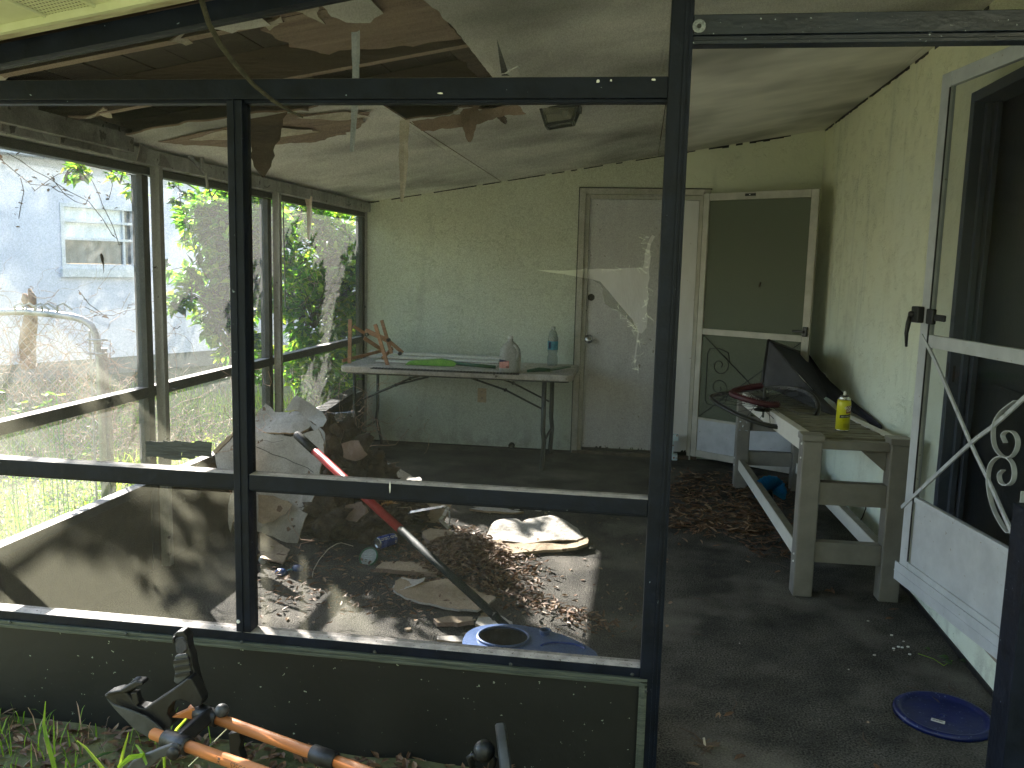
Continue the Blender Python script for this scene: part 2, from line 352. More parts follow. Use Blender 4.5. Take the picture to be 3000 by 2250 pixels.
# ------------------------------------------------------------------ torn sheets
def jag(pts, amp, step, seed):
    """break the edges of a 2D outline into a ragged line"""
    rg = random.Random(seed); out = []
    n = len(pts)
    for i in range(n):
        a, b = Vector(pts[i][:2]), Vector(pts[(i+1) % n][:2]); d = b-a; L_ = d.length
        am = pts[i][2] if len(pts[i]) > 2 else amp
        k = max(1, int(L_/step)) if am > 0 else 1
        nn = Vector((-d.y, d.x))/(L_+1e-9)
        for j in range(k):
            t = (j + (rg.uniform(-.3, .3) if j and am > 0 else 0))/k
            out.append(a+d*t + nn*(am*(1.5*noise.noise(Vector((t*L_/.09, i*7.3, seed)))+rg.uniform(-.45,.45))*min(1, 4*min(t, 1-t)+.2) if j else 0))
    return out
def sheet(outline, to3, thick, amp=.006, step=.02, seed=0, grid=.06, wob=.004, nf=3., mi=0, mb=None, shape=None):
    """a torn board: outline in its own plane (u, v), to3(u, v, h) puts it in the room; front mi, back mi+1, torn edge mi+1"""
    mb = mb or MB(); rg = random.Random(seed+7)
    ol = jag(outline, amp, step, seed)
    us = [p.x for p in ol]; vs_ = [p.y for p in ol]
    pts = list(ol); n = len(ol)
    nu = min(60, int((max(us)-min(us))/grid)+1); nv = min(60, int((max(vs_)-min(vs_))/grid)+1)
    for i in range(nu):
        for j in range(nv):
            pts.append(Vector((min(us)+(i+rg.uniform(.2,.8))*grid, min(vs_)+(j+rg.uniform(.2,.8))*grid)))
    r = geometry.delaunay_2d_cdt([Vector((p.x, p.y)) for p in pts], [], [list(range(n))], 1, 1e-6)
    V, F, E = r[0], r[2], r[1]
    def h(p):
        q = wob*noise.noise(Vector((p.x*nf, p.y*nf, seed*3.1)))*2
        return q + (shape(p.x, p.y) if shape else 0)
    top = [to3(p.x, p.y, h(p)) for p in V]; bot = [to3(p.x, p.y, h(p)-thick) for p in V]
    k = len(V); mb.add(top, F, mi); mb.add(bot, [tuple(reversed(f)) for f in F], mi+1)
    cnt = {}
    for f in F:
        for i in range(len(f)):
            e = (f[i], f[(i+1) % len(f)]); cnt[e] = 1
    sides = []
    for (a, b) in cnt:
        if (b, a) not in cnt: sides.append((a, b))
    vs = []; fs = []
    for a, b in sides:
        q = len(vs); vs += [top[a], bot[a], bot[b], top[b]]; fs.append((q, q+1, q+2, q+3))
    mb.add(vs, fs, mi+1)
    return mb
def plane3(o, u, v):
    o, u, v = Vector(o), Vector(u).normalized(), Vector(v).normalized(); n = u.cross(v).normalized()
    return lambda a, b, h: o+u*a+v*b+n*h

def text_mesh(txt, size, fn, name, m, parent, extr=0, bold=0.):
    cu = bpy.data.curves.new('lettering', 'FONT'); cu.body = txt; cu.size = size; cu.align_x = 'CENTER'; cu.align_y = 'CENTER'; cu.offset = bold; cu.resolution_u = 2
    ob = bpy.data.objects.new('lettering', cu); COL.objects.link(ob)
    dg = bpy.context.evaluated_depsgraph_get(); dg.update(); me = ob.evaluated_get(dg).to_mesh()
    mb = MB(); mb.add([fn(v.co.x, v.co.y) for v in me.vertices], [tuple(p.vertices) for p in me.polygons])
    bpy.data.objects.remove(ob)
    return mb.build(name, m, parent)

D, R, LW, F = 6.917, 1.321, -2.247, 2.232
rng = random.Random(4)

# ================================================================== SETTING
# ground: one sheet, gently uneven, out to the horizon
def gz(x, y):
    z = -.03 + .02*noise.noise(Vector((x*.9, y*.9, 0)))
    if y < 2.3:
        t = max(0, min(1, (-x+.15)/.5)); z += t*.11*max(0, min(1, (y-.4)/.8))
        z += .02*t*noise.noise(Vector((x*6, y*6, 3)))
    return z
def axis(lo, hi, fine0, fine1, st):
    a = []; x = lo
    while x < hi:
        a.append(x); x += st if fine0 <= x < fine1 else max(st, min(abs(x-fine0), abs(x-fine1))*.35+st)
    a.append(hi); return a
xs = axis(-120, 120, -8, 2, .12); ys = axis(-60, 160, .5, 9, .12)
g = MB(); g.add([(x, y, gz(x, y)) for y in ys for x in xs],
    [(j*len(xs)+i, j*len(xs)+i+1, (j+1)*len(xs)+i+1, (j+1)*len(xs)+i) for j in range(len(ys)-1) for i in range(len(xs)-1)
     if not (xs[i] > -2.2 and xs[i+1] < 1.25 and ys[j] > 2.3 and ys[j+1] < 6.8)])
g.build('ground', SOIL, smooth=True, kind='structure')
MB().box(-2.33, R+.05, 2.20, D+.1, -.14, 0).build('porch_floor', CARPET, kind='structure')

# far wall with the door opening
fw = thing('stucco_wall', (0, D, 0), 'pale green stucco wall behind the folding table, with the white door in it', 'wall')
b = MB(); DL, DR, DT = -.452, .462, 2.066
b.box(LW-.06, DL, D, D+.2, -.1, 2.7).box(DR, R+.3, D, D+.2, -.1, 2.85).box(DL, DR, D, D+.2, DT, 2.8)
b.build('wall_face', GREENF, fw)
rw = thing('stucco_wall', (R, 4.5, 0), 'yellow-green stucco house wall on the right, behind the bench', 'wall')
EY0, EY1, EZ0, EZ1 = 2.90, 3.90, .22, 2.24
b = MB(); b.box(R, R+.2, EY1, D, -.1, 2.9).box(R, R+.2, 1.6, EY0, -.1, 2.9).box(R, R+.2, EY0, EY1, -.1, EZ0).box(R, R+.2, EY0, EY1, EZ1, 2.9)
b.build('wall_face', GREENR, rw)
# dark gap along the foot of both walls and the ragged joint under the ceiling
b = MB(); b.box(LW, DL-.03, D-.006, D-.001, 0, .012).box(R-.008, R-.001, 1.7, 6.3, 0, .02)
b.build('wall_foot_gap', BLACKP, rw)
b = MB(); rg = random.Random(3)
for i in range(90):
    y = 2.5+i*.049; h = .004+.008*rg.random()
    if rg.random() < .75: b.box(R-.004, R-.001, y, y+.05, cz(R)-.012-h, cz(R)-.008)
for i in range(70):
    x = LW+.02+i*.05; h = .001+.002*rg.random()
    if x > .3 and rg.random() < .6: h += .012*rg.random()
    if rg.random() < .7: b.add([(x,D-.003,cz(x)-.013-h*rg.uniform(.6,1)),(x+.05,D-.003,cz(x+.05)-.013-h),(x+.05,D-.003,cz(x+.05)-.006),(x,D-.003,cz(x)-.006)], [(0,1,2,3)])
b.build('cracked_joint', BLACKP, rw)

# ------------------------------------------------------------------ porch roof
roof = thing('porch_roof', (-.5, 4.5, 2.3), 'low sloping porch roof with its left front ceiling torn open to the rafters', 'roof')
def c3(off=0): return lambda u, v, h: Vector((u, v, cz(u)+off-h))   # h grows downwards (visible face)
def ceil_sheet(name, outline, off, thick, m, seed, amp=.008, wob=.004, shape=None, grid=.1, step=.03, label=None):
    mb = MB(); to = lambda u, v, h: Vector((u, v, cz(u)+off-h))
    mb = sheet(outline, to, thick, amp, step, seed, grid, wob, 2.2, 0, mb, shape)
    # normals: front faces look down
    mb.f = [tuple(reversed(f)) for f in mb.f]
    return mb.build(name, m, roof, label=label)
# sound ceiling boards
ceil_sheet('ceiling_panel', [(-2.25,3.46,.03),(-2.02,3.41,.03),(-1.73,3.46,.03),(-1.59,3.46,.02),(-1.50,3.52,.03),(-1.41,3.58,.03),(-1.33,3.51,.03),(-1.26,3.56,.03),(-1.132,3.62,0),(-1.132,D,0),(-2.25,D,0)], -.002, .008, [CEIL, PLY], 11, .02)
def sag(u, v):   # the second board droops beside the hole
    return .05*math.exp(-((u+.55)**2/.02+(v-3.5)**2/.25))
ceil_sheet('ceiling_panel', [(-1.128,4.10,.02),(-.94,4.13,.03),(-.86,3.99,.03),(-.77,4.16,.02),(-.60,4.13,.02),(-.58,3.6,.004),(-.615,3.05,.006),(-.625,2.78,.006),(-.645,2.57,.006),(-.69,2.27,0),(.09,2.27,0),(.09,D,0),(-1.128,D,0)], -.002, .008, [CEIL, PLY], 12, .015, .004, sag)
ceil_sheet('ceiling_panel', [(.094,2.27,0),(R,2.27,0),(R,D,0),(.094,D,0)], -.003, .008, [CEIL, PLY], 13, 0)
# brown delaminated layer and its leftovers
ceil_sheet('bare_ceiling_layer', [(-1.35,2.27,0),(-.66,2.27,.0),(-.64,2.8,.008),(-.64,3.03,.008),(-.74,3.0,.03),(-.95,2.95,.03),(-1.10,2.90,.03),(-1.16,2.70,.02),(-1.14,2.55,.02),(-1.22,2.40,.03)], .014, .006, [PLY, PLY], 14, .02)
ceil_sheet('bare_ceiling_layer', [(-.74,3.03,.01),(-.60,3.03,.01),(-.56,3.62,.02),(-.52,4.1,.0),(-.70,4.1,.01),(-.72,3.5,.02)], .040, .004, [RAFT, RAFT], 15, .02)
ceil_sheet('torn_paper', [(-1.03,2.29,.0),(-.93,2.29,0),(-.935,2.46,.02),(-.97,2.60,.01),(-.99,2.47,.02)], .002, .003, [PAPER, PLY], 16, .01)
ceil_sheet('torn_paper', [(-.90,2.27,.0),(-.78,2.27,0),(-.79,2.60,.01),(-.85,2.66,.01),(-.91,2.61,.01),(-.925,2.5,.01)], .001, .003, [CEIL, PLY], 17, .01)
ceil_sheet('torn_paper', [(-1.30,2.27,.0),(-1.08,2.27,0),(-1.10,2.5,.02),(-1.22,2.50,.02)], .000, .003, [CEIL, PLY], 18, .01)
# brown stain layer patches on the sound board by the tear (bare plies)
ceil_sheet('bare_ceiling_layer', [(-2.12,3.62,.02),(-1.55,3.55,.02),(-1.30,3.66,.02),(-1.2,3.75,.02),(-1.35,4.05,.04),(-1.62,4.2,.03),(-1.95,4.0,.03)], -.0115, .003, [PLY, PLY], 19, .03)
ceil_sheet('torn_paper', [(-2.0,3.66,.02),(-1.80,3.60,.02),(-1.62,3.72,.02),(-1.50,3.95,.03),(-1.70,3.92,.02),(-1.86,3.80,.02)], -.0155, .002, [PAPER, PLY], 20, .02)
ceil_sheet('torn_paper', [(-1.48,3.60,.02),(-1.28,3.66,.02),(-1.22,3.82,.02),(-1.36,3.78,.02)], -.0155, .002, [PAPER, PLY], 21, .02)
# rafters run down the slope
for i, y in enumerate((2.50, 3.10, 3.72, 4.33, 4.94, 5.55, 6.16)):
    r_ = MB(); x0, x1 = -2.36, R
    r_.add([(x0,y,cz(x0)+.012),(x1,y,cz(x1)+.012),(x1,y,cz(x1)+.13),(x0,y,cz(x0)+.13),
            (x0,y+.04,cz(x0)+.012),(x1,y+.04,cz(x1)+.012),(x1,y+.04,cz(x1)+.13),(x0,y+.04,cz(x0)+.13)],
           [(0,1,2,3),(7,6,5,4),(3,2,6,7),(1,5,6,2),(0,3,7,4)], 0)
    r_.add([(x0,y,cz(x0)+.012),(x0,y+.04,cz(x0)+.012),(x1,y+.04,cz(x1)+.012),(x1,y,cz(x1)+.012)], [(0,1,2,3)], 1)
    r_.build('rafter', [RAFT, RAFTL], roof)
# scraps of board still nailed under the bare rafters
for i, (y, xa, xb) in enumerate(((2.50,-2.03,-1.98),(2.50,-1.40,-1.36),(3.10,-2.16,-2.02),(3.10,-1.75,-1.72),(3.10,-1.66,-1.64),(2.50,-1.14,-1.06))):
    to = lambda u, v, h, y=y: Vector((u, y+v, cz(u)+.010-h))
    q = sheet([(xa,-.03,.01),(xb,-.02,.01),(xb-.01,.05,.01),(xa+.01,.06,.01)], to, .006, .01, .02, 30+i, .03, .012, 18)
    q.f = [tuple(reversed(f)) for f in q.f]; q.build('board_scrap', [PAPER, PLY], roof)
# roof boards, each its own plank across the rafters
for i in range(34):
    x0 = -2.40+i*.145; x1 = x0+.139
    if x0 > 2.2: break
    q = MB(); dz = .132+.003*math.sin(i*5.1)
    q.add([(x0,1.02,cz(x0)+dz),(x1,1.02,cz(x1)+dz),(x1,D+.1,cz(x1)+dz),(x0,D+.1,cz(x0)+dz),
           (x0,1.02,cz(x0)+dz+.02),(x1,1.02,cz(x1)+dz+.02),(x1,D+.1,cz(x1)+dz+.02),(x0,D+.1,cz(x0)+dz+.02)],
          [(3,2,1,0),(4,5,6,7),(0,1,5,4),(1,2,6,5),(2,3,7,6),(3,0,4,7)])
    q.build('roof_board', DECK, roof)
q = MB(); xa, xb = -2.41, 2.4
q.add([(xa,1.0,cz(xa)+.17),(xb,1.0,cz(xb)+.17),(xb,D+.12,cz(xb)+.17),(xa,D+.12,cz(xa)+.17),(xa,1.0,cz(xa)+.20),(xb,1.0,cz(xb)+.20),(xb,D+.12,cz(xb)+.20),(xa,D+.12,cz(xa)+.20)],
      [(3,2,1,0),(4,5,6,7),(0,1,5,4),(1,2,6,5),(2,3,7,6),(3,0,4,7)])
q.build('roof_covering', DECK, roof)
# fascia along the low eave, outer face of the header
q = MB().box(-2.43, -2.412, 1.0, D+.12, cz(-2.42)-.0, cz(-2.42)+.20); q.build('fascia', WOODG, roof)
# wall-side dark beam over the left screen (seen where the board is gone)
MB().box(-2.21, -2.16, 2.29, 3.50, cz(-2.18)-.06, cz(-2.18)+.011).build('eave_beam', WOODG, roof)
# long peeled strips hanging from the ceiling
def hanging(name, px, py0, py1, Y, w, m, parent, seed, tip=.15, jagm=.12, lab=None):
    """pointed strip hanging down; px list of x at top and bottom"""
    rg = random.Random(seed); mb = MB(); n = 14
    T = onY(Y, px[0], py0); B = onY(Y, px[1], py1); vs = []; fs = []
    for i in range(n+1):
        t = i/n; c = T.lerp(B, t); ww = w*((1-t)**.55*(1-tip)+tip)*(1+rg.uniform(-jagm, jagm)); cy = .012*math.sin(t*5+seed)
        vs += [c+Vector((-ww/2, cy, 0)), c+Vector((0, cy+.006, 0)), c+Vector((ww/2, cy-.004, 0)), c+Vector((0, cy+.010, 0))]
        if i:
            a = (i-1)*4; q = i*4
            for k in range(4): fs.append((a+k, a+(k+1) % 4, q+(k+1) % 4, q+k))
    fs += [(3,2,1,0), (n*4, n*4+1, n*4+2, n*4+3)]
    mb.add(vs, fs); return mb.build(name, m, parent, label=lab)
hanging('hanging_strip', (776, 772), 300, 520, 3.52, .19, RAFT, roof, 1, .06, .16, 'brown pointed flap of ceiling hanging down')
hanging('hanging_strip', (1380, 1375), 296, 415, 4.05, .10, PLY, roof, 2, .12, .2, 'brown ragged flap hanging by the light')
hanging('hanging_strip', (1447, 1480), 305, 362, 4.15, .07, RAFT, roof, 3, .1, .3)
hanging('hanging_strip', (1188, 1176), 352, 592, 4.10, .055, PAPER, roof, 4, .25, .15, 'cream strip of torn trim hanging from the seam')
hanging('hanging_strip', (1046, 1033), 0, 445, 2.75, .030, mat('bluish_tape', (.42,.47,.52), (.55,.58,.62), 20, .5), roof, 5, .5, .08, 'pale bluish strip hanging behind the top rail')
hanging('hanging_strip', (904, 907), 575, 705, 5.6, .05, PAPER, roof, 6, .15, .2)
# crack along the drooping board, white wire hooks at its tip
q = MB(); q.add([onC(1455,112,-.055), onC(1468,150,-.07), onC(1480,185,-.075), onC(1492,222,-.075), onC(1470,222,-.07), onC(1463,175,-.065)], [(0,1,2,3,4,5)])
q.build('board_gap', BLACKP, roof)
q = MB(); a = onC(1480,215,-.085); q.tube([a, onC(1500,203,-.09), onC(1518,194,-.095), onC(1522,199,-.095)], .0025, 5)
q.tube([onC(1468,217,-.085), onC(1485,214,-.09), onC(1497,221,-.09)], .002, 5).tube([onC(1487,215,-.085), onC(1492,202,-.09)], .002, 5)
q.build('bent_wire', WHITEP, roof)
# debris lip along the far edge of the hole
q = sheet([(0,0,.01),(.5,0,.01),(.55,.05,.01),(.25,.06,.01),(.05,.05,.01)], plane3((-1.10,4.08,cz(-1.1)-.015), (1,.03,.16), (-.1,.4,-1)), .006, .01, .02, 55, .04, .01, 12)
q.build('torn_paper', [PAPER, PLY], roof)

# front header bar following the roof slope, and the soffit outside it
hdr = MB()
for (x0, x1) in ((-2.35, R),):
    for off0, off1, ya, yb in ((-.055, -.004, F-.002, F+.05),):
        hdr.add([(x0,ya,cz(x0)+off0),(x1,ya,cz(x1)+off0),(x1,yb,cz(x1)+off0),(x0,yb,cz(x0)+off0),(x0,ya,cz(x0)+off1),(x1,ya,cz(x1)+off1),(x1,yb,cz(x1)+off1),(x0,yb,cz(x0)+off1)],
                [(3,2,1,0),(4,5,6,7),(0,1,5,4),(1,2,6,5),(2,3,7,6),(3,0,4,7)])
sof = thing('eave_soffit', (-1.5, 1.9, 2.1), 'yellowish perforated metal soffit at the upper left, stained trim along its edge', 'soffit')
q = MB(); x0, x1 = -2.40, R+.4
def slopebox(q, x0, x1, ya, yb, o0, o1, mi=0):
    return q.add([(x0,ya,cz(x0)+o0),(x1,ya,cz(x1)+o0),(x1,yb,cz(x1)+o0),(x0,yb,cz(x0)+o0),(x0,ya,cz(x0)+o1),(x1,ya,cz(x1)+o1),(x1,yb,cz(x1)+o1),(x0,yb,cz(x0)+o1)],
                 [(3,2,1,0),(4,5,6,7),(0,1,5,4),(1,2,6,5),(2,3,7,6),(3,0,4,7)], mi)
slopebox(q, x0, x1, F-.075, F-.03, -.006, .12); q.build('trim_board', TRIMY, sof)
q = MB(); slopebox(q, x0, x1, F-.03, F-.004, .035, .14); q.build('header_edge', BLUE, sof)
q = MB(); slopebox(q, x0, x1, F-.095, F-.078, -.012, .03); q.build('drip_trim', SOFFIT, sof)
k = 0; x = -2.39
while x < 1.6:
    q = MB(); slopebox(q, x, x+.132, 1.05, F-.096, .008, .014); q.build('soffit_panel', SOFFH if k % 2 == 0 else SOFFIT, sof)  # soffit and roof lengthened past the view to block front sky light
    q = MB(); slopebox(q, x+.133, x+.139, 1.05, F-.096, .002, .020); q.build('soffit_rib', SOFFIT, sof)
    x += .14; k += 1

# ------------------------------------------------------------------ front screen wall
fs_ = thing('screen_wall', (0, F, 0), 'dark blue aluminium screen wall across the front of the porch, torn mesh by the middle post', 'screen wall')
hdr.build('sloping_header', BLUE, fs_)
def rail(name, x0, x1, z0, z1, y0=F, y1=F+.052, parent=fs_):
    q = MB(); q.box(x0, x1, y0, y1, z0, z1, 0); 
    q.m[1] = 1
    # shallow groove lines on the face
    return q.build(name, [BLUE, CAPM], parent, bevel=.0025)
PBX, PCX = (-1.108, -1.064), (.046, .101)
XL = -2.24
rail('rail', XL, PBX[0], .845, .890); rail('rail', PBX[1], PCX[0], .845, .890)
rail('rail', XL, PCX[0], 1.908, 1.960, F-.001, F+.051)
rail('rail', XL, PCX[0]+.001, .395, .423)
# rail lips (a second narrower step under each face)
for x0, x1, z in ((XL, PBX[0], .838), (PBX[1], PCX[0], .838), (XL, PBX[0], 1.900), (PBX[1], PCX[0], 1.900)):
    MB().box(x0, x1, F+.012, F+.046, z, z+.0075).build('rail_lip', BLUE, fs_)
q = MB().box(PBX[0], PBX[1], F-.003, F+.052, .424, 1.907); q.build('post', BLUE, fs_, bevel=.003)
q = MB().box(PBX[0]+.018, PBX[0]+.022, F-.006, F-.003, .424, 1.907); q.build('post_seam', BLUE, fs_)
q = MB().box(PCX[0], PCX[1], F-.004, F+.054, -.02, 2.36); q.build('post', BLUE, fs_, bevel=.003)
q = MB().box(PCX[0]+.034, PCX[0]+.039, F-.008, F-.004, -.02, 2.36).box(PCX[0]+.046, PCX[0]+.050, F-.007, F-.004, -.02, 2.36); q.build('post_seam', BLUE, fs_)
q = MB().box(PBX[0], PBX[1], F, F+.05, 1.961, 2.14).box(XL-.05, XL, F, F+.05, 0, 1.95)
# door header with its track
q2 = MB(); q2.box(PCX[1], 1.32, F-.002, F+.05, 2.056, 2.103).box(PCX[1], 1.32, F+.008, F+.045, 2.044, 2.056).box(PCX[1], 1.32, F-.001, F+.048, 2.034, 2.044)
q2.build('door_header', mat('chipped_blue_aluminium', (.004,.0065,.014), (.009,.014,.026), 14, .45, .3, 40, spots=(.34,.38,.42), spot_scale=95, spot_at=.695, stretch=(.5,1,1)), fs_, bevel=.002)
q = MB(); c = onY(F-.004, 2048, 77); q.lathe([(.016,0),(.016,.003),(.006,.004),(.005,.001)], 14, Matrix.Translation(c) @ Matrix.Rotation(rad(90), 4, 'X')); q.build('round_washer', mat('scuffed_washer', (.06,.07,.08), (.30,.32,.34), 120, .5), fs_)
MB().lathe([(.005,.0),(.005,.0055)], 10, Matrix.Translation(c) @ Matrix.Rotation(rad(90), 4, 'X')).build('washer_hole', BLACKP, fs_)
# kick panel with grooved strips and screws
q = MB().box(XL, .066, F+.004, F+.02, -.05, .372); q.build('kick_panel', PANEL, fs_)
q = MB(); q.box(XL, .066, F-.004, F+.004, .372, .377).box(XL, .066, F-.007, F+.004, .377, .383).box(XL, .066, F-.004, F+.004, .383, .388).box(XL, .066, F-.007, F+.004, .388, .3945)
q.box(.045, .052, F-.0095, F-.005, -.05, .384).box(.052, .060, F-.0125, F-.005, -.05, .384).box(.060, .066, F-.0095, F-.005, -.05, .3725); q.build('grooved_strip', TRIM, fs_)
scr = MB(); scr.lathe([(.005,0),(.005,.002),(.003,.003)], 8, Matrix.Rotation(rad(90), 4, 'X')); s0 = None
for px, py in ((30,1823),(370,1857),(708,1881),(1098,1910),(1496,1946),(1852,1976),(1891,2026)):
    p = onY(F-.009, px, py)
    if s0 is None: s0 = scr.build('screw', STEEL, fs_); s0.location = p; 
    else:
        s1 = s0.copy(); COL.objects.link(s1); s1.location = p
# insect screens
def mesh_pane(x0, x1, z0, z1, zt=None, name='screen_mesh', m=SCREEN, y=F+.03):
    z1a, z1b = (z1, z1) if zt is None else zt
    return MB().add([(x0,y,z0),(x1,y,z0),(x1,y,z1b),(x0,y,z1a)], [(0,1,2,3)]).build(name, m, fs_)
mesh_pane(XL, PBX[0], .425, .838); mesh_pane(PBX[1], PCX[0], .425, .838)
mesh_pane(XL, PBX[0], .891, 1.900)
mesh_pane(XL, PCX[0], 1.961, 2, (cz(XL)-.056, cz(PCX[0])-.056)); mesh_pane(PCX[1], 1.315, 2.104, 2.2, (cz(PCX[1])-.056, cz(1.315)-.056))
# the torn pane
ym = F+.03; P_ = lambda *a: onY(ym, *a)
topl = [(1575,791),(1650,793),(1700,790),(1753,787),(1800,788),(1840,785),(1883,785),(1887,770),(1889,745),(1897,715),(1903,700),(1911,688)]
botl = [(1911,688),(1919,693),(1908,712),(1904,730),(1906,760),(1901,790),(1903,815),(1898,836),(1899,870),(1895,905),(1897,935),(1894,961),(1880,977),(1872,975),(1868,1010),(1862,1050),(1861,1088),(1858,1050),(1863,1010),(1868,972),(1853,937),(1813,890),(1780,850),(1758,825),(1731,817),(1704,813),(1650,803),(1610,798),(1575,791)]
q = MB(); x0, x1 = PBX[1], PCX[0]
l = P_(1575,791); rpt = P_(1911,688)
up_ = [Vector((x0,ym,l.z))]+[P_(*a) for a in topl]+[Vector((x1,ym,rpt.z)), Vector((x1,ym,1.90)), Vector((x0,ym,1.90))]
lo_ = [Vector((x0,ym,.891)), Vector((x1,ym,.891)), Vector((x1,ym,rpt.z))]+[P_(*a) for a in botl]+[Vector((x0,ym,l.z))]
q.add(up_, [tuple(range(len(up_)))]).add(lo_, [tuple(range(len(lo_)))])
q.build('screen_mesh', SCREEN, fs_, label='insect screen torn open beside the middle post')
yf = F+.022
q = MB(); fl = [onY(yf, *a) for a in ((1731,817),(1758,825),(1780,850),(1813,890),(1853,937),(1868,968),(1846,940),(1815,915),(1790,902),(1772,890),(1766,860),(1766,845),(1757,832))]
q.add(fl, [tuple(range(len(fl)))]); q.build('folded_flap', FLAPM, fs_)
q = MB(); rg = random.Random(8)
for a, b_, n in (((1889,690),(1899,780),12),((1899,780),(1894,961),14),((1872,975),(1861,1085),10),((1800,890),(1868,975),22),((1640,793),(1883,787),10)):
    for i in range(n):
        t = rg.random(); x = a[0]+(b_[0]-a[0])*t; y = a[1]+(b_[1]-a[1])*t
        p = onY(ym-.003, x, y); q.tube([p, p+Vector((rg.uniform(-.012,.012), -.004, rg.uniform(-.006,.006))), p+Vector((rg.uniform(-.02,.02), -.006, rg.uniform(-.014,.010)))], .0005, 4)
q.build('frayed_edge', FRAY, fs_, kind='stuff')
# scuffs of white paint on the bars
q = MB(); rg = random.Random(9)
for px, py, w_, h_ in ((1142,1428,.002,.018),(1752,238,.005,.004),(1790,235,.003,.003),(1915,233,.006,.003),(1290,273,.008,.002),(697,1822,.005,.006)):
    p = onY(F-.0065, px, py); q.prism([p+Vector((math.cos(a)*w_*rg.uniform(.7,1.2), 0, math.sin(a)*h_*rg.uniform(.7,1.2))) for a in [k*math.pi/4 for k in range(8)]], (0,.003,0))
q.build('paint_chip', WHITEP, fs_)
# taped patch
tp = MB(); rg = random.Random(5); tabs = [(425,1292,482,1342),(478,1290,532,1347),(530,1294,572,1344),(570,1293,622,1340)]
for i, (a, b_, c_, d_) in enumerate(tabs):
    y0 = F+.024-i*.0012; A = onY(y0,a,b_); C_ = onY(y0,c_,d_)
    o2 = jag([(A.x,C_.z),(C_.x,C_.z),(C_.x,A.z),(A.x,A.z)], .004, .012, i)
    tp.prism([(p.x, y0, p.y) for p in o2], (0,.0008,0))
o = tp.build('duct_tape_patch', mat('old_duct_tape', (.008,.012,.012), (.045,.052,.052), 30, .55, .5, 80, stretch=(.4,1,4)), fs_, label='strips of old grey tape patching the screen')
# right hand jamb of the doorway
q = MB(); q.box(.955, 1.010, F-.05, F+.05, -.02, .93); q.build('door_edge_bar', BLUE, fs_, bevel=.003)

# ------------------------------------------------------------------ left screen wall
ls = thing('screen_wall', (LW, 4.5, 0), 'dark framed screen wall along the left side, looking onto the weeds and shrubs', 'screen wall')
XA, XB = LW-.058, LW-.003
YP = (3.70, 5.04); 
def lbox(name, y0, y1, z0, z1, m, xa=XA, xb=XB, bevel=.002, cap=False):
    q = MB().box(xa, xb, y0, y1, z0, z1)
    if cap: q.m[1] = 1
    return q.build(name, [m, CAPM] if cap else m, ls, bevel=bevel)
for y in YP:
    lbox('post', y, y+.050, 0, 1.858, OLIVE); lbox('wood_post', y+.058, y+.094, 0, 1.900, WOODP, LW, LW+.045)
lbox('post', D-.066, D-.004, 0, 1.858, OLIVE, LW-.06, LW-.004); lbox('corner_trim', D-.018, D-.002, 0, 1.93, WOODP, LW, LW+.018)
segs = ((F+.05, YP[0]), (YP[0]+.05, YP[1]), (YP[1]+.05, D-.066))
for y0, y1 in segs:
    lbox('rail', y0, y1, .838, .887, OLIVE, cap=True); lbox('rail', y0, y1, .392, .432, OLIVE, cap=True)
    lbox('kick_panel', y0, y1, -.02, .391, KICKIN, XA+.02, XB-.008)
    MB().add([(LW-.03,y0,.888),(LW-.03,y1,.888),(LW-.03,y1,1.858),(LW-.03,y0,1.858)], [(0,1,2,3)]).build('screen_mesh', SCREENL, ls)
    MB().add([(LW-.03,y0,.433),(LW-.03,y1,.433),(LW-.03,y1,.837),(LW-.03,y0,.837)], [(0,1,2,3)]).build('screen_mesh', SCREENL, ls)
lbox('header_bar', F, D-.004, 1.862, 1.897, OLIVE)
lbox('wood_header', F+.05, D-.004, 1.900, 1.968, WOODP, LW-.05, LW+.045)
lbox('wood_header', F+.05, D-.004, 1.898, 2.06, WOODG, LW-.10, LW-.055)
# torn grey paper on the header and bent nails
for i, (a, b_) in enumerate((((0,372),(140,400)),((175,405),(330,455)),((400,455),(500,470)))):
    A, B = onX(LW+.047,*a), onX(LW+.047,*b_)
    q = sheet([(A.y,1.905,.006),(B.y,1.905,.006),(B.y-.05,1.955,.01),(A.y+.02,1.985,.01)], lambda u, v, h: Vector((LW+.048+h, u, v)), .003, .008, .03, 70+i, .05, .006, 9)
    q.build('torn_paper', [WOODG, PAPER], ls)
q = MB()
for px, py in ((508,960),(505,1137),(775,547),(612,590),(1015,600)):
    p = onX(LW+.046, px, py); q.tube([p, p+Vector((.02,0,-.003)), p+Vector((.035,0,.008))], .002, 5)
q.build('bent_nail', BLACKM, ls)
q = MB(); a = onX(LW+.05, 553, 457); q.bar(a, onX(LW+.05, 600, 505), .012, .018).bar(onX(LW+.06, 592, 440), onX(LW+.06, 590, 500), .012, .018).bar(onX(LW+.05,603,500), onX(LW+.05,608,550), .01, .012)
q.build('broken_slat', WOODP, ls)
# long splinter of peeling paint on the second post
q = MB(); a = onX(LW+.05, 828, 590)
q.bar(onY(YP[1]+.055, 829, 590), onY(YP[1]+.055, 836, 900), .012, .004); q.build('peeling_splinter', WOODP, ls)

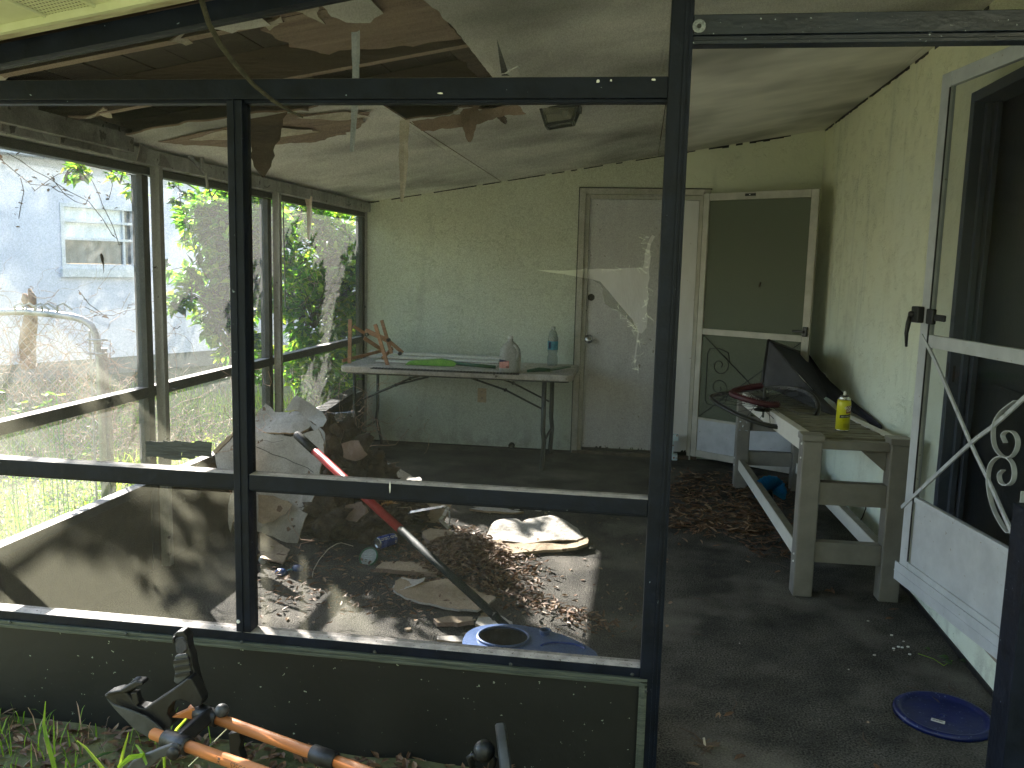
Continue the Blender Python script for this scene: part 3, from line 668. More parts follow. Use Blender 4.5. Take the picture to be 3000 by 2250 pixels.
# ================================================================== DOORS
dr_ = thing('white_door', (0, D, 0), 'scuffed white slab door in the far wall with a round knob and an empty lock hole', 'door')
q = MB(); y0 = D-.035
q.box(DL-.045, DL+.002, y0, D-.001, 0, DT+.045).box(DR-.002, DR+.045, y0, D-.001, 0, DT+.045).box(DL+.002, DR-.002, y0, D-.001, DT, DT+.045)
q.build('door_frame', FRAMEW, dr_, bevel=.003)
MB().box(DL-.053, DL-.046, D-.02, D-.001, 0, DT+.05).box(DL-.053, DR+.053, D-.02, D-.001, DT+.0455, DT+.054).build('dark_joint', BLACKP, dr_)
q = MB(); q.box(DL+.003, DL+.035, D-.012, D+.12, .02, DT-.002).box(DR-.035, DR-.003, D-.012, D+.12, .02, DT-.002).box(DL+.036, DR-.036, D-.012, D+.12, DT-.035, DT-.003)
q.build('door_jamb', FRAMEW, dr_)
q = MB().box(DL+.036, DR-.036, D+.012, D+.052, .045, DT-.036); q.build('door_leaf', DOORW, dr_, bevel=.002)
MB().box(DL-.04, DR+.04, D-.05, D-.002, .0, .022).build('door_sill', BARK, dr_)
MB().box(DL+.036, DR-.036, D+.004, D+.05, .022, .0445).build('bottom_gap', BLACKP, dr_)
rg = random.Random(21); q = MB()
for i in range(16):
    x = rg.uniform(DL+.04, DR-.06); ww = rg.uniform(.006, .03); hh = rg.uniform(.004, .022)
    q.prism([(x, D+.0105, .043), (x+ww, D+.0105, .043), (x+ww*.8, D+.0105, .045+hh), (x+ww*.3, D+.0105, .045+hh*.7)], (0, .001, 0))
q.build('chipped_edge', BLACKP, dr_)
def face_lathe(px, py, Y, prof, name, m, parent, n=20):
    p = onY(Y, px, py); return MB().lathe(prof, n, Matrix.Translation(p) @ Matrix.Rotation(rad(90), 4, 'X')).build(name, m, parent, smooth=True)
face_lathe(1725, 993, D+.012, [(.036,0),(.036,.004),(.014,.008),(.013,.03),(.026,.042),(.030,.055),(.024,.064),(.0,.066)], 'door_knob', CHROME, dr_)
face_lathe(1732, 871, D+.012, [(.028,0),(.028,.0012),(.027,.0015)], 'lock_hole', BLACKP, dr_)
MB().box(DL+.045, DL+.049, D+.010, D+.0115, 1.17, 1.26).build('latch_slot', BLACKP, dr_)
for px, py in ((1750,600),(1960,585),(1725,735),(1718,910)): face_lathe(px, py, y0, [(.004,0),(.004,.002)], 'screw', BLACKM, dr_, 8)
q = MB(); p = onY(D-.05, 1975, 1300); q.box(p.x-.03, p.x+.03, D-.11, D-.05, .155, .205).box(p.x-.03, p.x-.005, D-.11, D-.05, .02, .155).box(p.x-.03, p.x+.028, D-.12, D-.05, .001, .05)
q.build('paint_spattered_bracket', mat('spattered_bracket', (.42,.55,.62), (.66,.72,.76), 60, .6, spots=(.25,.10,.05), spot_scale=30, spot_at=.62), dr_, bevel=.006)

# a screen door built in its own plane
def frame_bars(q, P, z0, z1, a0, a1, w_, t):
    pass
def in_plane(O, d):      # O hinge foot, d unit vector along the leaf; returns placing function s along, z up, h off the face
    d = Vector((d[0], d[1], 0)).normalized(); n = Vector((d.y, -d.x, 0))
    return lambda s, z, h=0.: Vector((O[0], O[1], 0)) + d*s + Vector((0, 0, z)) + n*h, n, d
def pbox(q, P, s0, s1, z0, z1, h0, h1, mi=0):
    vs = [P(s,z,h) for z in (z0,z1) for (s,h) in ((s0,h1),(s1,h1),(s1,h0),(s0,h0))]
    return q.add(vs, [(3,2,1,0),(4,5,6,7),(0,1,5,4),(1,2,6,5),(2,3,7,6),(3,0,4,7)], mi)
def scrolls(P, n, pl_d, curves, r0, name, m, parent):
    q = MB()
    for c in curves:
        pts = [onp(n, pl_d, *a) for a in c]
        # smooth the measured points
        sm = []
        for i in range(len(pts)-1):
            p0, p1, p2, p3 = pts[max(i-1,0)], pts[i], pts[i+1], pts[min(i+2, len(pts)-1)]
            for k in range(5):
                t = k/5; sm.append(.5*((2*p1)+(p2-p0)*t+(2*p0-5*p1+4*p2-p3)*t*t+(3*p1-p0-3*p2+p3)*t*t*t))
        sm.append(pts[-1]); 
        for i in range(len(sm)-1): q.bar(sm[i], sm[i+1]+(sm[i+1]-sm[i])*.12, *r0, up=n)
    return q.build(name, m, parent)

# --- far storm door, standing open against the corner
Hs = (.462, D-.037); ds = (math.cos(rad(-33.5)), math.sin(rad(-33.5)))
P, n_, d_ = in_plane(Hs, ds); W_ = .905
st = thing('storm_door', (Hs[0], Hs[1], 0), 'off-white framed screen storm door swung open into the far corner', 'door')
z0, z1 = .035, 2.078
q = MB(); pbox(q, P, .004, .052, z0, z1, 0, .025); q.build('stile', FRAMEW, st, bevel=.003)
q = MB(); pbox(q, P, W_-.055, W_, z0, z1, 0, .025); q.build('stile', FRAMEW, st, bevel=.003)
for a, b_, nm in ((z1-.055, z1-.001, 'top_rail'), (1.005, 1.050, 'middle_rail'), (.335, .352, 'panel_top_rail'), (z0+.001, z0+.052, 'bottom_rail')):
    q = MB(); pbox(q, P, .053, W_-.056, a, b_, .001, .024); q.build(nm, FRAMEW, st, bevel=.002)
q = MB(); pbox(q, P, .053, W_-.056, z0+.053, .334, .008, .016); q.build('kick_plate', ALW, st)
q = MB(); pbox(q, P, .053, W_-.056, 1.051, z1-.056, .010, .0115); q.build('screen_mesh', SCREEND, st)
q = MB(); pbox(q, P, .053, W_-.056, .353, 1.004, .010, .0115); q.build('screen_mesh', SCREEND, st)
q = MB(); pbox(q, P, -.004, .003, 0, DT+.02, -.01, .03); q.build('hinge_rail', FRAMEW, st)
q = MB(); pbox(q, P, .35, .43, z1-.032, z1-.014, .025, .035); pbox(q, P, .385, .392, z1-.026, z1-.020, .035, .038, 1); q.build('closer_bracket', [BLACKM, WHITEP], st)
q = MB(); pbox(q, P, W_-.045, W_-.012, 1.045, 1.115, .025, .045); pbox(q, P, W_-.115, W_-.03, 1.072, 1.090, .046, .062); q.build('handle', BLACKM, st, bevel=.004)
pld = n_.dot(P(0,0,.005))
q = MB(); a0, a1, b0, b1 = P(.06,1.0,.018), P(W_-.06,.36,.018), P(.06,.36,.018), P(W_-.06,1.0,.018)
q.tube([a0, a1], .0035, 5).tube([b0, b1], .0035, 5); q.build('cross_brace', BLACKM, st)
def spiral(cx, cz_, r, turns, a0, sgn=1, n=30, k=.16):
    return [(cx+(r*(1-t*(1-k)))*math.cos(a0+sgn*turns*2*math.pi*t), cz_+(r*(1-t*(1-k)))*math.sin(a0+sgn*turns*2*math.pi*t)) for t in [i/n for i in range(n+1)]]
q = MB()
for c in (spiral(.215, .775, .085, 1.35, rad(80), -1), spiral(.215, .600, .085, 1.35, rad(-80), 1)):
    q.tube([P(a, b_, .018) for a, b_ in c], .0028, 5)
q.tube([P(a, b_, .018) for a, b_ in ((.30,.80),(.28,.88),(.20,.905),(.125,.90),(.105,.86),(.105,.50),(.125,.465),(.20,.46),(.28,.50),(.30,.57))], .0032, 5)
q.build('scroll_ornament', BLACKM, st)
q = MB(); p = onp(n_, n_.dot(P(0,0,.03)), 2226, 833); q.tube([p, p+Vector((.004,-.004,.015)), p+Vector((-.004,-.004,-.018))], .006, 5); q.build('stuck_leaf', STEMD, st)

# --- entry doorway in the right wall and its own storm door, ajar
en = thing('entry_door', (R, 3.2, EZ0), 'dark blue entry door in its grey jamb, behind the white scrollwork storm door', 'door')
q = MB(); q.box(R-.012, R+.10, EY1-.045, EY1-.001, EZ0, EZ1-.001).box(R-.012, R+.10, EY0+.001, EY0+.045, EZ0, EZ1-.001).box(R-.012, R+.10, EY0+.046, EY1-.046, EZ1-.045, EZ1-.002); q.build('door_jamb', JAMB, en, bevel=.003)
q = MB(); q.box(R+.03, R+.05, EY1-.075, EY1-.046, EZ0, EZ1-.05).box(R+.06, R+.075, EY1-.10, EY1-.046, EZ0, EZ1-.05); q.build('door_stop', JAMB, en)
q = MB(); q.box(R+.10, R+.14, EY0, EY1, EZ0, EZ1)
q.box(R+.094, R+.10, EY0+.10, EY1-.22, EZ0+.15, EZ0+.85).box(R+.094, R+.10, EY0+.10, EY1-.22, EZ0+1.0, EZ1-.15); q.build('door_leaf', DARKIN, en, bevel=.004)
q = MB(); q.box(R+.002, R+.012, EY1-.046, EY1-.044+.0, 1.05, 1.12).box(R-.0135, R-.012, EY1-.036, EY1-.018, 1.07, 1.13); q.build('strike_plate', BLACKM, en)
q = MB(); q.box(R-.06, R+.10, EY0-.03, EY1+.04, EZ0-.038, EZ0-.001); q.build('threshold', mat('worn_wood_sill', (.20,.16,.12), (.42,.36,.30), 9, .8, .5, 40, stretch=(1,.3,1)), en, bevel=.006)
q = MB(); q.box(R+.14, R+.16, 1.6, D, -.1, 2.9); q.build('room_side', DARKIN, en)

dv = ray(1460, 769); dv = Vector((dv.x, dv.y, 0)).normalized()
Pf = Vector((1.130, 3.665, 0)); Wd = .885; Hd = Pf - dv*Wd
P, n_, d_ = in_plane((Hd.x, Hd.y), (dv.x, dv.y))
if n_.x > 0: pass
sg = 1 if n_.x < 0 else -1          # h>0 side should face the porch (−X)
P2 = P; P = lambda s, z, h=0.: P2(s, z, h*sg)
sn = thing('storm_door', (Hd.x, Hd.y, .2), 'white aluminium storm door with scrollwork standing ajar at the right edge, nearest the camera', 'door')
z0, z1 = .285, 2.262
q = MB(); pbox(q, P, Wd-.070, Wd, z0-.0, z1, -.012, .012); q.build('stile', ALW, sn, bevel=.003)
q = MB(); pbox(q, P, 0, .04, z0, z1, -.012, .012); q.build('stile', ALW, sn, bevel=.003)
for a, b_, nm in ((z1-.055, z1-.001, 'top_rail'), (1.213, 1.262, 'middle_rail'), (.585, .607, 'panel_top_rail'), (z0, z0+.045, 'bottom_rail')):
    q = MB(); pbox(q, P, .041, Wd-.071, a, b_, -.011, .011); q.build(nm, ALW, sn, bevel=.002)
q = MB(); pbox(q, P, .041, Wd-.071, z0+.046, .584, -.004, .004); q.build('kick_plate', ALW, sn)
q = MB(); pbox(q, P, -.01, Wd+.022, z0-.055, z0+.022, .013, .019); pbox(q, P, -.01, Wd+.022, z0-.018, z0-.014, .019, .0215); q.build('bottom_sweep', ALW, sn)
GLS = glass_mat('storm_glass', (.72,.74,.76), .985)
q = MB(); q.add([P(.041,.608,0),P(Wd-.071,.608,0),P(Wd-.071,1.212,0),P(.041,1.212,0)], [(0,1,2,3)]); q.build('glass_pane', GLS, sn)
q = MB(); q.add([P(.041,1.263,0),P(Wd-.071,1.263,0),P(Wd-.071,z1-.056,0),P(.041,z1-.056,0)], [(0,1,2,3)]); q.build('glass_pane', GLS, sn)
q = MB(); pbox(q, P, Wd-.076, Wd-.068, z0+.05, z1-.06, .012, .015); q.build('gasket', BLACKP, sn)
# handle
q = MB(); pbox(q, P, Wd-.028, Wd+.030, 1.305, 1.37, .012, .040); pbox(q, P, Wd-.125, Wd-.072, 1.305, 1.365, .012, .03); pbox(q, P, Wd-.20, Wd-.125, 1.32, 1.345, .012, .025); q.build('handle', BLACKP, sn, bevel=.005)
a = P(Wd+.030, 1.33, .04); q = MB(); q.tube([P(Wd+.005, 1.338, .036), a+Vector((0,0,.008)), a, a+Vector((-.006,.0,-.03)), a+Vector((-.010,0,-.07)), a+Vector((-.006,0,-.125))], [.012,.012,.010,.010,.008,.005], 8); q.build('handle_lever', BLACKP, sn, smooth=True)
npl = Vector(n_); pld = npl.dot(P(0,0,.014))
bars = [[(2700,982),(2742,1062),(2845,1300),(2895,1405),(2962,1555),(3040,1730)], [(2642,1486),(2700,1432),(2843,1300),(2920,1240),(3060,1110)]]
scrolls(P, npl, pld, bars, (.014, .007), 'cross_brace', ALW, sn)
sc = [[(2946,1297),(2938,1275),(2952,1263),(2971,1268),(2982,1290),(2978,1318),(2962,1338),(2940,1338),(2918,1315),(2910,1280),(2914,1240),(2935,1205),(2975,1175)],
      [(2940,1377),(2928,1390),(2932,1412),(2948,1422),(2966,1412),(2972,1385),(2965,1355),(2945,1338),(2920,1342),(2902,1362),(2895,1400),(2900,1450),(2915,1500),(2945,1552),(2962,1560),(2980,1550),(2992,1500),(2998,1440)]]
scrolls(P, npl, pld, sc, (.004, .016), 'scroll_ornament', ALW, sn)

# ================================================================== SMALL FIXTURES
ot = thing('power_outlet', (-1.25, D, .5), 'cream double power outlet on the wall under the folding table', 'outlet')
a, c = onY(D-.003, 1399, 1178), onY(D-.003, 1425, 1138)
q = MB().box(a.x, c.x, D-.007, D-.001, a.z, c.z); q.build('cover_plate', mat('cream_plastic', (.50,.42,.30)), ot, bevel=.002)
for k in (.28, .72):
    zc = a.z+(c.z-a.z)*k; xc = (a.x+c.x)/2
    MB().lathe([(.014,0),(.013,.0022)], 14, Matrix.Translation((xc, D-.007, zc)) @ Matrix.Rotation(rad(90), 4, 'X')).build('socket', PAPER, ot)
    MB().box(xc-.006,xc-.004,D-.0105,D-.0095,zc,zc+.007).box(xc+.004,xc+.006,D-.0105,D-.0095,zc,zc+.007).box(xc-.001,xc+.001,D-.0105,D-.0095,zc-.008,zc-.005).build('slot', BLACKP, ot)
p = onY(D-.01, 1499, 1313)
rg_ = MB().lathe([(.024,0),(.026,.008),(.026,.03),(.018,.03),(.018,.004),(.0,.004)], 18, Matrix.Translation((p.x, D-.001, .028)) @ Matrix.Rotation(rad(90), 4, 'X')).build('pipe_stub', STEEL, smooth=True)
tag(rg_, 'small round pipe stub low on the wall between the table legs', 'pipe')

lt = thing('ceiling_light', (-.44, 4.45, 2.2), 'black framed lantern light fixed to the ceiling behind the top rail', 'ceiling light')
A, B = onY(4.36, 1599, 364), onY(4.36, 1675, 353); dx = (B-A); W1 = dx.length; ctr = (A+B)/2+Vector((0,.07,0))
def ring(w1, z): return [Vector((ctr.x-w1/2, ctr.y-w1/2, z-.01)), Vector((ctr.x+w1/2, ctr.y-w1/2, z+.01)), Vector((ctr.x+w1/2, ctr.y+w1/2, z+.01)), Vector((ctr.x-w1/2, ctr.y+w1/2, z-.01))]
zb = (A.z+B.z)/2; lo = ring(W1, zb); hi = ring(W1*1.75, zb+.145)
q = MB()
for i in range(4):
    q.bar(lo[i], lo[(i+1)%4], .013, .013).bar(lo[i], hi[i], .013, .013, up=(1,0,0)).bar(hi[i], hi[(i+1)%4], .016, .016)
q.build('lantern_frame', BLACKM, lt)
sh = lambda v, k: ctr.lerp(v, k) if False else v + (Vector((ctr.x, ctr.y, v.z))-v)*.06
for i in range(4): MB().add([sh(lo[i],0), sh(lo[(i+1)%4],0), sh(hi[(i+1)%4],0), sh(hi[i],0)], [(0,1,2,3)]).build('lantern_pane', glass_mat('lantern_glass', (.55,.55,.52), .85) if i == 0 else bpy.data.materials['lantern_glass'], lt)
MB().add([sh(v,0)+Vector((0,0,.004)) for v in lo], [(0,1,2,3)]).build('lantern_pane', bpy.data.materials['lantern_glass'], lt)
MB().lathe([(.012,0),(.018,.02),(.022,.05),(.012,.08),(.012,.11)], 12, Matrix.Translation((ctr.x+.02, ctr.y, zb+.035))).build('bulb', WHITEP, lt, smooth=True)
q = MB().box(ctr.x-.10, ctr.x+.10, ctr.y-.10, ctr.y+.10, zb+.150, cz(ctr.x)-.014); q.build('mounting_plate', BLACKM, lt)

# ================================================================== FOLDING TABLE AND WHAT STANDS ON IT
TZ, TY0, TY1, TX0, TX1 = .722, 6.15, 6.88, -2.20, -.452
tb = thing('folding_table', (-1.33, 6.5, 0), 'long dirty white plastic folding table against the far wall', 'table')
def rrect(x0, x1, y0, y1, r, z, n=6):
    o = []
    for cx_, cy_, a0 in ((x1-r, y1-r, 0), (x0+r, y1-r, 90), (x0+r, y0+r, 180), (x1-r, y0+r, 270)):
        for k in range(n+1):
            a = rad(a0+90*k/n); o.append((cx_+r*math.cos(a), cy_+r*math.sin(a), z))
    return o
q = MB().prism(rrect(TX0, TX1, TY0, TY1, .06, TZ-.047), (0,0,.047)); q.build('tabletop', TABLEM, tb, bevel=.008)
MB().prism(rrect(TX0+.03, TX1-.03, TY0+.03, TY1-.03, .05, TZ-.060), (0,0,.012)).build('underframe', STEEL, tb)
for xs_, s in ((-.66, 1), (-2.10, -1)):
    for y in (6.21, 6.80):
        q = MB().tube([(xs_, y, TZ-.06), (xs_, y, .30), (xs_+.01*s, y, .22), (xs_+.035*(1 if s<0 else 0), y, .02), (xs_+.035*(1 if s<0 else 0), y, 0)], .0175 if s > 0 else .013, 8)
        q.build('leg', STEEL, tb, smooth=True)
    q = MB().tube([(xs_, 6.21, .20), (xs_, 6.80, .20)], .010, 6); q.build('leg_stretcher', STEEL, tb)
    for y in (6.30, 6.70):
        q = MB().tube([(xs_-s*.01, y, .44), (xs_-s*.30, y, .575), (xs_-s*.60, y, TZ-.058)], .008, 6); q.build('brace', STEEL, tb)
        MB().lathe([(.013,-.012),(.013,.012)], 8, Matrix.Translation((xs_-s*.30, y, .575)) @ Matrix.Rotation(rad(90), 4, 'X')).build('lock_ring', BLACKM, tb)
# wooden folding rack
rk = thing('wooden_rack', (-2.0, 6.4, TZ), 'collapsed orange-brown wooden slat rack on the left end of the folding table', 'rack')
for i, (a, b_, ya, yb, ww) in enumerate((((1026,936),(1024,1064),6.30,6.30,.028), ((1035,956),(1078,982),6.33,6.40,.024), ((1066,990),(1118,1024),6.45,6.55,.030), ((1071,968),(1138,998),6.37,6.37,.036),
      ((1136,996),(1180,1034),6.38,6.42,.028), ((1099,950),(1137,1074),6.30,6.33,.028), ((1118,938),(1147,1036),6.46,6.46,.026), ((1003,1057),(1122,1027),6.27,6.60,.024), ((1120,1050),(1150,1020),6.5,6.6,.026))):
    MB().bar(onY(ya,*a), onY(yb,*b_), .014, ww, up=(0,0,1) if abs(a[1]-b_[1]) < 60 else (1,0,0)).build('slat', ORANGEW, rk, bevel=.002)
for px, py in ((1075,980),(1138,996),(1172,1036)):
    MB().lathe([(.014,-.016),(.014,.016)], 8, Matrix.Translation(onY(6.36,px,py)) @ Matrix.Rotation(rad(90), 4, 'X')).build('pivot_cap', BLACKP, rk)
# white strips
for i, (a, b_, Y, lb) in enumerate((((1083,1041),(1470,1060),6.72,'topmost of the three white plastic strips stacked on the table'), ((1088,1053),(1462,1069),6.62,'middle one of the three white plastic strips stacked on the table'), ((1106,1064),(1458,1078),6.52,'lowest and front one of the three white plastic strips on the table'))):
    A, B = onY(Y,*a), onY(Y,*b_); A.z = max(A.z, TZ+.012); B.z = max(B.z, TZ+.012)
    A.z = TZ+.010+.022*(2-i); B.z = TZ+.009+.018*(2-i)
    o = MB().bar(A, B, .10, .014).build('plastic_strip', WHITEP, bevel=.002); tag(o, lb, 'strip', 'white strips stacked on the folding table')
# lime rake head and green handle
rk2 = thing('lime_rake', (-1.6, 6.4, TZ), 'lime green plastic fan rake with dark green handle lying on the table', 'rake')
q = MB(); Yr = 6.36
o2 = [(1196,1060),(1215,1057),(1250,1056),(1290,1053),(1320,1058),(1338,1064),(1330,1074),(1290,1078),(1240,1073),(1205,1070),(1190,1077),(1186,1070)]
pp = [onY(Yr,*a) for a in o2]
for p in pp: p.z = max(p.z, TZ+.003)
q.prism(pp, (0,.05,.004)); q.build('rake_head', LIME, rk2, bevel=.003)
A = onY(6.38,1330,1068); B = onY(6.34,1452,1076); A.z = TZ+.028; B.z = TZ+.016; MB().tube([A, B], .013, 8).build('rake_handle', DGREEN, rk2, smooth=True)
# black wire rack along the front
o = MB(); A = onZ(TZ+.006, 1085, 1080); B = onZ(TZ+.006, 1520, 1098)
for k in range(5): o.tube([A+Vector((0,.02*k,0)), B+Vector((0,.02*k,0))], .0026, 5)
for k in range(46): p = A.lerp(B, k/45); o.tube([p+Vector((0,-.003,.003)), p+Vector((0,.083,.003))], .0016, 4)
o = o.build('wire_shelf', BLACKM); tag(o, 'narrow black wire shelf lying along the front edge of the table', 'wire shelf')
# milk jug
p = onZ(TZ, 1490, 1092); jx, jy = p.x, p.y+.06
jg = thing('milk_jug', (jx, jy, TZ), 'empty translucent plastic gallon jug with a pink label on the table', 'jug')
MILK = mat('milky_plastic', (.50,.50,.47), (.60,.60,.57), 8, .35, .15, 30, trans=.45)
q = MB()
prof = [(.070,0),(.078,.01),(.080,.05),(.080,.13),(.074,.165),(.056,.195),(.034,.215),(.020,.225),(.018,.245)]
vs = []; fs = []; n = 24
for i, (r_, z) in enumerate(prof):
    sq = .62 if z < .17 else .9
    for k in range(n):
        a = 2*math.pi*k/n; ca, sa = math.cos(a), math.sin(a); e = 1/(abs(ca)**(2/sq)+abs(sa)**(2/sq))**(sq/2) if sq < .9 else 1
        rr = r_*e*(.93 if e > 1 else 1)
        if .10 < z < .2 and -.6 < a-5.1 < .45: rr *= .86
        vs.append((jx+rr*ca, jy+rr*sa, TZ+z))
for i in range(len(prof)-1):
    for k in range(n): fs.append((i*n+k, i*n+(k+1)%n, (i+1)*n+(k+1)%n, (i+1)*n+k))
fs.append(tuple(reversed(range(n)))); q.add(vs, fs); q.build('jug_body', MILK, jg, smooth=True)
MB().lathe([(.019,.0),(.021,.002),(.021,.018),(.019,.02)], 16, Matrix.Translation((jx, jy, TZ+.243))).build('jug_cap', WHITEP, jg)
MB().tube([(jx+.035,jy-.055,TZ+.205),(jx+.060,jy-.06,TZ+.18),(jx+.068,jy-.062,TZ+.14),(jx+.060,jy-.058,TZ+.10)], .010, 8).build('jug_handle', MILK, jg, smooth=True)
q = MB(); yl = jy-.0815
q.add([(jx-.066,yl,TZ+.035),(jx+.006,yl,TZ+.035),(jx+.006,yl,TZ+.088),(jx-.066,yl,TZ+.098)], [(0,1,2,3)]); q.build('label_print', mat('pink_label', (.62,.25,.22), (.70,.34,.30), 40, .5), jg)
MB().add([(jx-.066,yl-.001,TZ+.078),(jx+.0,yl-.001,TZ+.086),(jx-.025,yl-.001,TZ+.092),(jx-.066,yl-.001,TZ+.098)], [(0,1,2,3)]).build('label_corner', mat('navy_print', (.03,.03,.10)), jg)
q = MB()
for k in range(7): q.add([(jx-.018+k*.0032,yl-.001,TZ+.038),(jx-.016+k*.0032,yl-.001,TZ+.038),(jx-.016+k*.0032,yl-.001,TZ+.050),(jx-.018+k*.0032,yl-.001,TZ+.050)], [(0,1,2,3)])
q.build('barcode', BLACKP, jg)
# water bottle
p = onY(6.74, 1618, 1066); bx, by = p.x, 6.74
wb = thing('water_bottle', (bx, by, TZ), 'clear plastic water bottle with a blue label near the right end of the table', 'bottle')
BOT = glass_mat('bottle_plastic', (.80,.86,.86), .72, .12)
MB().lathe([(.036,0),(.041,.006),(.041,.07),(.035,.085),(.035,.10),(.040,.115),(.041,.215),(.036,.24),(.024,.27),(.014,.285),(.0135,.30)], 20, Matrix.Translation((bx, by, TZ)), cap=False).build('bottle_body', BOT, wb, smooth=True)
MB().lathe([(.0415,.128),(.0418,.13),(.0418,.192),(.0415,.194)], 20, Matrix.Translation((bx, by, TZ)), cap=False).build('bottle_label', mat('blue_label', (.03,.22,.34), (.06,.34,.46), 30, .4), wb, smooth=True)
MB().add([(bx-.030,by-.0425,TZ+.138),(bx-.012,by-.0425,TZ+.138),(bx-.012,by-.0425,TZ+.188),(bx-.030,by-.0425,TZ+.188)], [(0,1,2,3)]).build('label_print', mat('navy_print_block', (.015,.03,.10)), wb)
MB().lathe([(.015,.288),(.016,.290),(.016,.306),(.014,.308)], 14, Matrix.Translation((bx, by, TZ))).build('bottle_cap', mat('clear_cap', (.45,.47,.46)), wb)
# trowel, green
q = MB(); A, B, C_ = onZ(TZ+.018,1545,1087), onZ(TZ+.018,1610,1084), onZ(TZ+.03,1665,1074)
q.tube([A, A.lerp(B,.5)+Vector((0,0,.006)), B], [.010,.017,.014], 8).bar(B, C_, .05, .008)
o = q.build('green_trowel', DGREEN, smooth=False); tag(o, 'dark green plastic garden tool lying at the right end of the table', 'garden tool')

# ================================================================== POTTING BENCH
bn = thing('potting_bench', (1.0, 5.0, 0), 'khaki vinyl slatted bench along the house wall', 'bench')
NL, NR, FLb, FRb = Vector((.764,3.998,0)), Vector((1.236,4.030,0)), Vector((.702,6.10,0)), Vector((1.180,6.13,0))
uu = (FLb-NL).normalized(); vv = Vector((uu.y, -uu.x, 0)); LB = (FLb-NL).length; WB = (NR-NL).dot(vv)
ztop = lambda s: .765-.085*s/LB
def BP(s, v, z): return NL+uu*s+vv*v+Vector((0,0,z))
def bbox(s0, s1, v0, v1, z0, z1, name, m, zf=None, bevel=.003):
    q = MB(); f = zf or (lambda s: 0)
    vs = [BP(s, v, z+f(s)) for z in (z0, z1) for s, v in ((s0,v0),(s0,v1),(s1,v1),(s1,v0))]
    q.add(vs, [(3,2,1,0),(4,5,6,7),(0,1,5,4),(1,2,6,5),(2,3,7,6),(3,0,4,7)]); return q.build(name, m, bn, bevel=bevel)
LG = .088; tl = lambda s: -.085*s/LB
for s0, v0 in ((0,0),(0,WB-LG),(LB-LG,0),(LB-LG,WB-LG)):
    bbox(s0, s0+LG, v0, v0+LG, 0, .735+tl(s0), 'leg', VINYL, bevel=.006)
    bbox(s0-.006, s0+LG+.006, v0-.006, v0+LG+.006, .736+tl(s0), .765+tl(s0), 'leg_cap', VINYL)
VW = mat('side_lit_vinyl_rail', (.56,.54,.50), (.64,.62,.58), 10, .42, .1, 60)  # aprons and lower rails paler: left side light put into the vinyl colour
for v0 in (.022, WB-.066):
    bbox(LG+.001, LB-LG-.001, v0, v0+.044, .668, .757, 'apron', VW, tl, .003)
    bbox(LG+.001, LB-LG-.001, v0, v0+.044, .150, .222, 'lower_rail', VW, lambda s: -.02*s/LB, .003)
    bbox(LG+.01, LB-LG-.01, v0+.004, v0+.040, .223, .226, 'rail_grime', VINYLD, lambda s: -.02*s/LB, 0)
for s0 in (.015, LB-LG+.015):
    bbox(s0, s0+.055, LG+.001, WB-LG-.001, .440+tl(s0)*.4, .545+tl(s0)*.4, 'cross_rail', VINYL)
    bbox(s0, s0+.055, LG+.001, WB-LG-.001, .165, .262, 'cross_rail', VINYL)
    bbox(s0, s0+.05, LG+.001, WB-LG-.001, .700, .742, 'end_rail', VINYL, tl)
s = .075; k = 0
while s < LB-.09:
    bbox(s, s+.040, .068, WB-.068, .738+.002*math.sin(k*2.3), .752+.002*math.sin(k*2.3), 'slat', VINYLD, tl, .002); s += .0535; k += 1
q = MB(); a, b_, c = BP(.06, WB-LG-.002, .698), BP(.06, WB-LG-.12, .698), BP(.06, WB-LG-.002, .60)
q.prism([a, b_, c], uu*.03); q.build('corner_brace', VINYL, bn)
sm_ = MB().lathe([(.0055,0),(.0055,.002),(.003,.005)], 8, Matrix.Rotation(rad(-90), 4, 'Y') ); s0 = None
for (s, v, z) in ((.02,-.001,.72),(.02,-.001,.655),(.02,-.001,.20),(.02,-.001,.165),(LB-LG+.03,-.001,.21),(LB-LG+.03,-.001,.16)):
    if s0 is None: s0 = sm_.build('screw', WHITEP, bn); s0.location = BP(s,v,z)
    else: s1 = s0.copy(); COL.objects.link(s1); s1.location = BP(s,v,z)
sm_ = MB().lathe([(.0055,0),(.0055,.002),(.003,.004)], 8, Matrix.Rotation(rad(90), 4, 'X')); s0 = None
for (v, z) in ((.02,.62),(.06,.62),(.02,.47),(.062,.47),(.04,.44),(.02,.41),(.062,.41)):
    p = BP(LB-LG, v, z)-uu*.001
    if s0 is None: s0 = sm_.build('screw', CHROME, bn); s0.location = p
    else: s1 = s0.copy(); COL.objects.link(s1); s1.location = p

# bicycle wheel
wh = thing('bicycle_wheel', (0,0,0), 'bent spoked bicycle wheel lying on the far end of the bench', 'wheel')
WC = onY(5.02, 2238, 1180); wt = rad(9)
def WP(a, r_, h=0.):
    warp = .030*math.sin(2*a+.6) + .016*math.sin(a)
    return WC + Vector((r_*math.cos(a), r_*math.sin(a)*math.cos(wt), r_*math.sin(a)*math.sin(wt)+warp*(r_/.3)+h))
N_ = 56
MB().tube([WP(2*math.pi*k/N_, .298, -.004) for k in range(N_)], .0105, 8, closed=True).build('rim', BLACKM, wh, smooth=True)
q = MB(); vs = []; fs = []
for k in range(N_):
    a = 2*math.pi*k/N_; vs += [WP(a, .288, -.014), WP(a, .288, .008), WP(a, .282, .006), WP(a, .282, -.012)]
    b_ = 4*((k+1) % N_); c = 4*k
    for j in range(4): fs.append((c+j, c+(j+1)%4, b_+(j+1)%4, b_+j))
q.add(vs, fs).build('rim_liner', mat('worn_rim', (.03,.03,.034), (.12,.12,.13), 40, .35), wh)
q = MB()
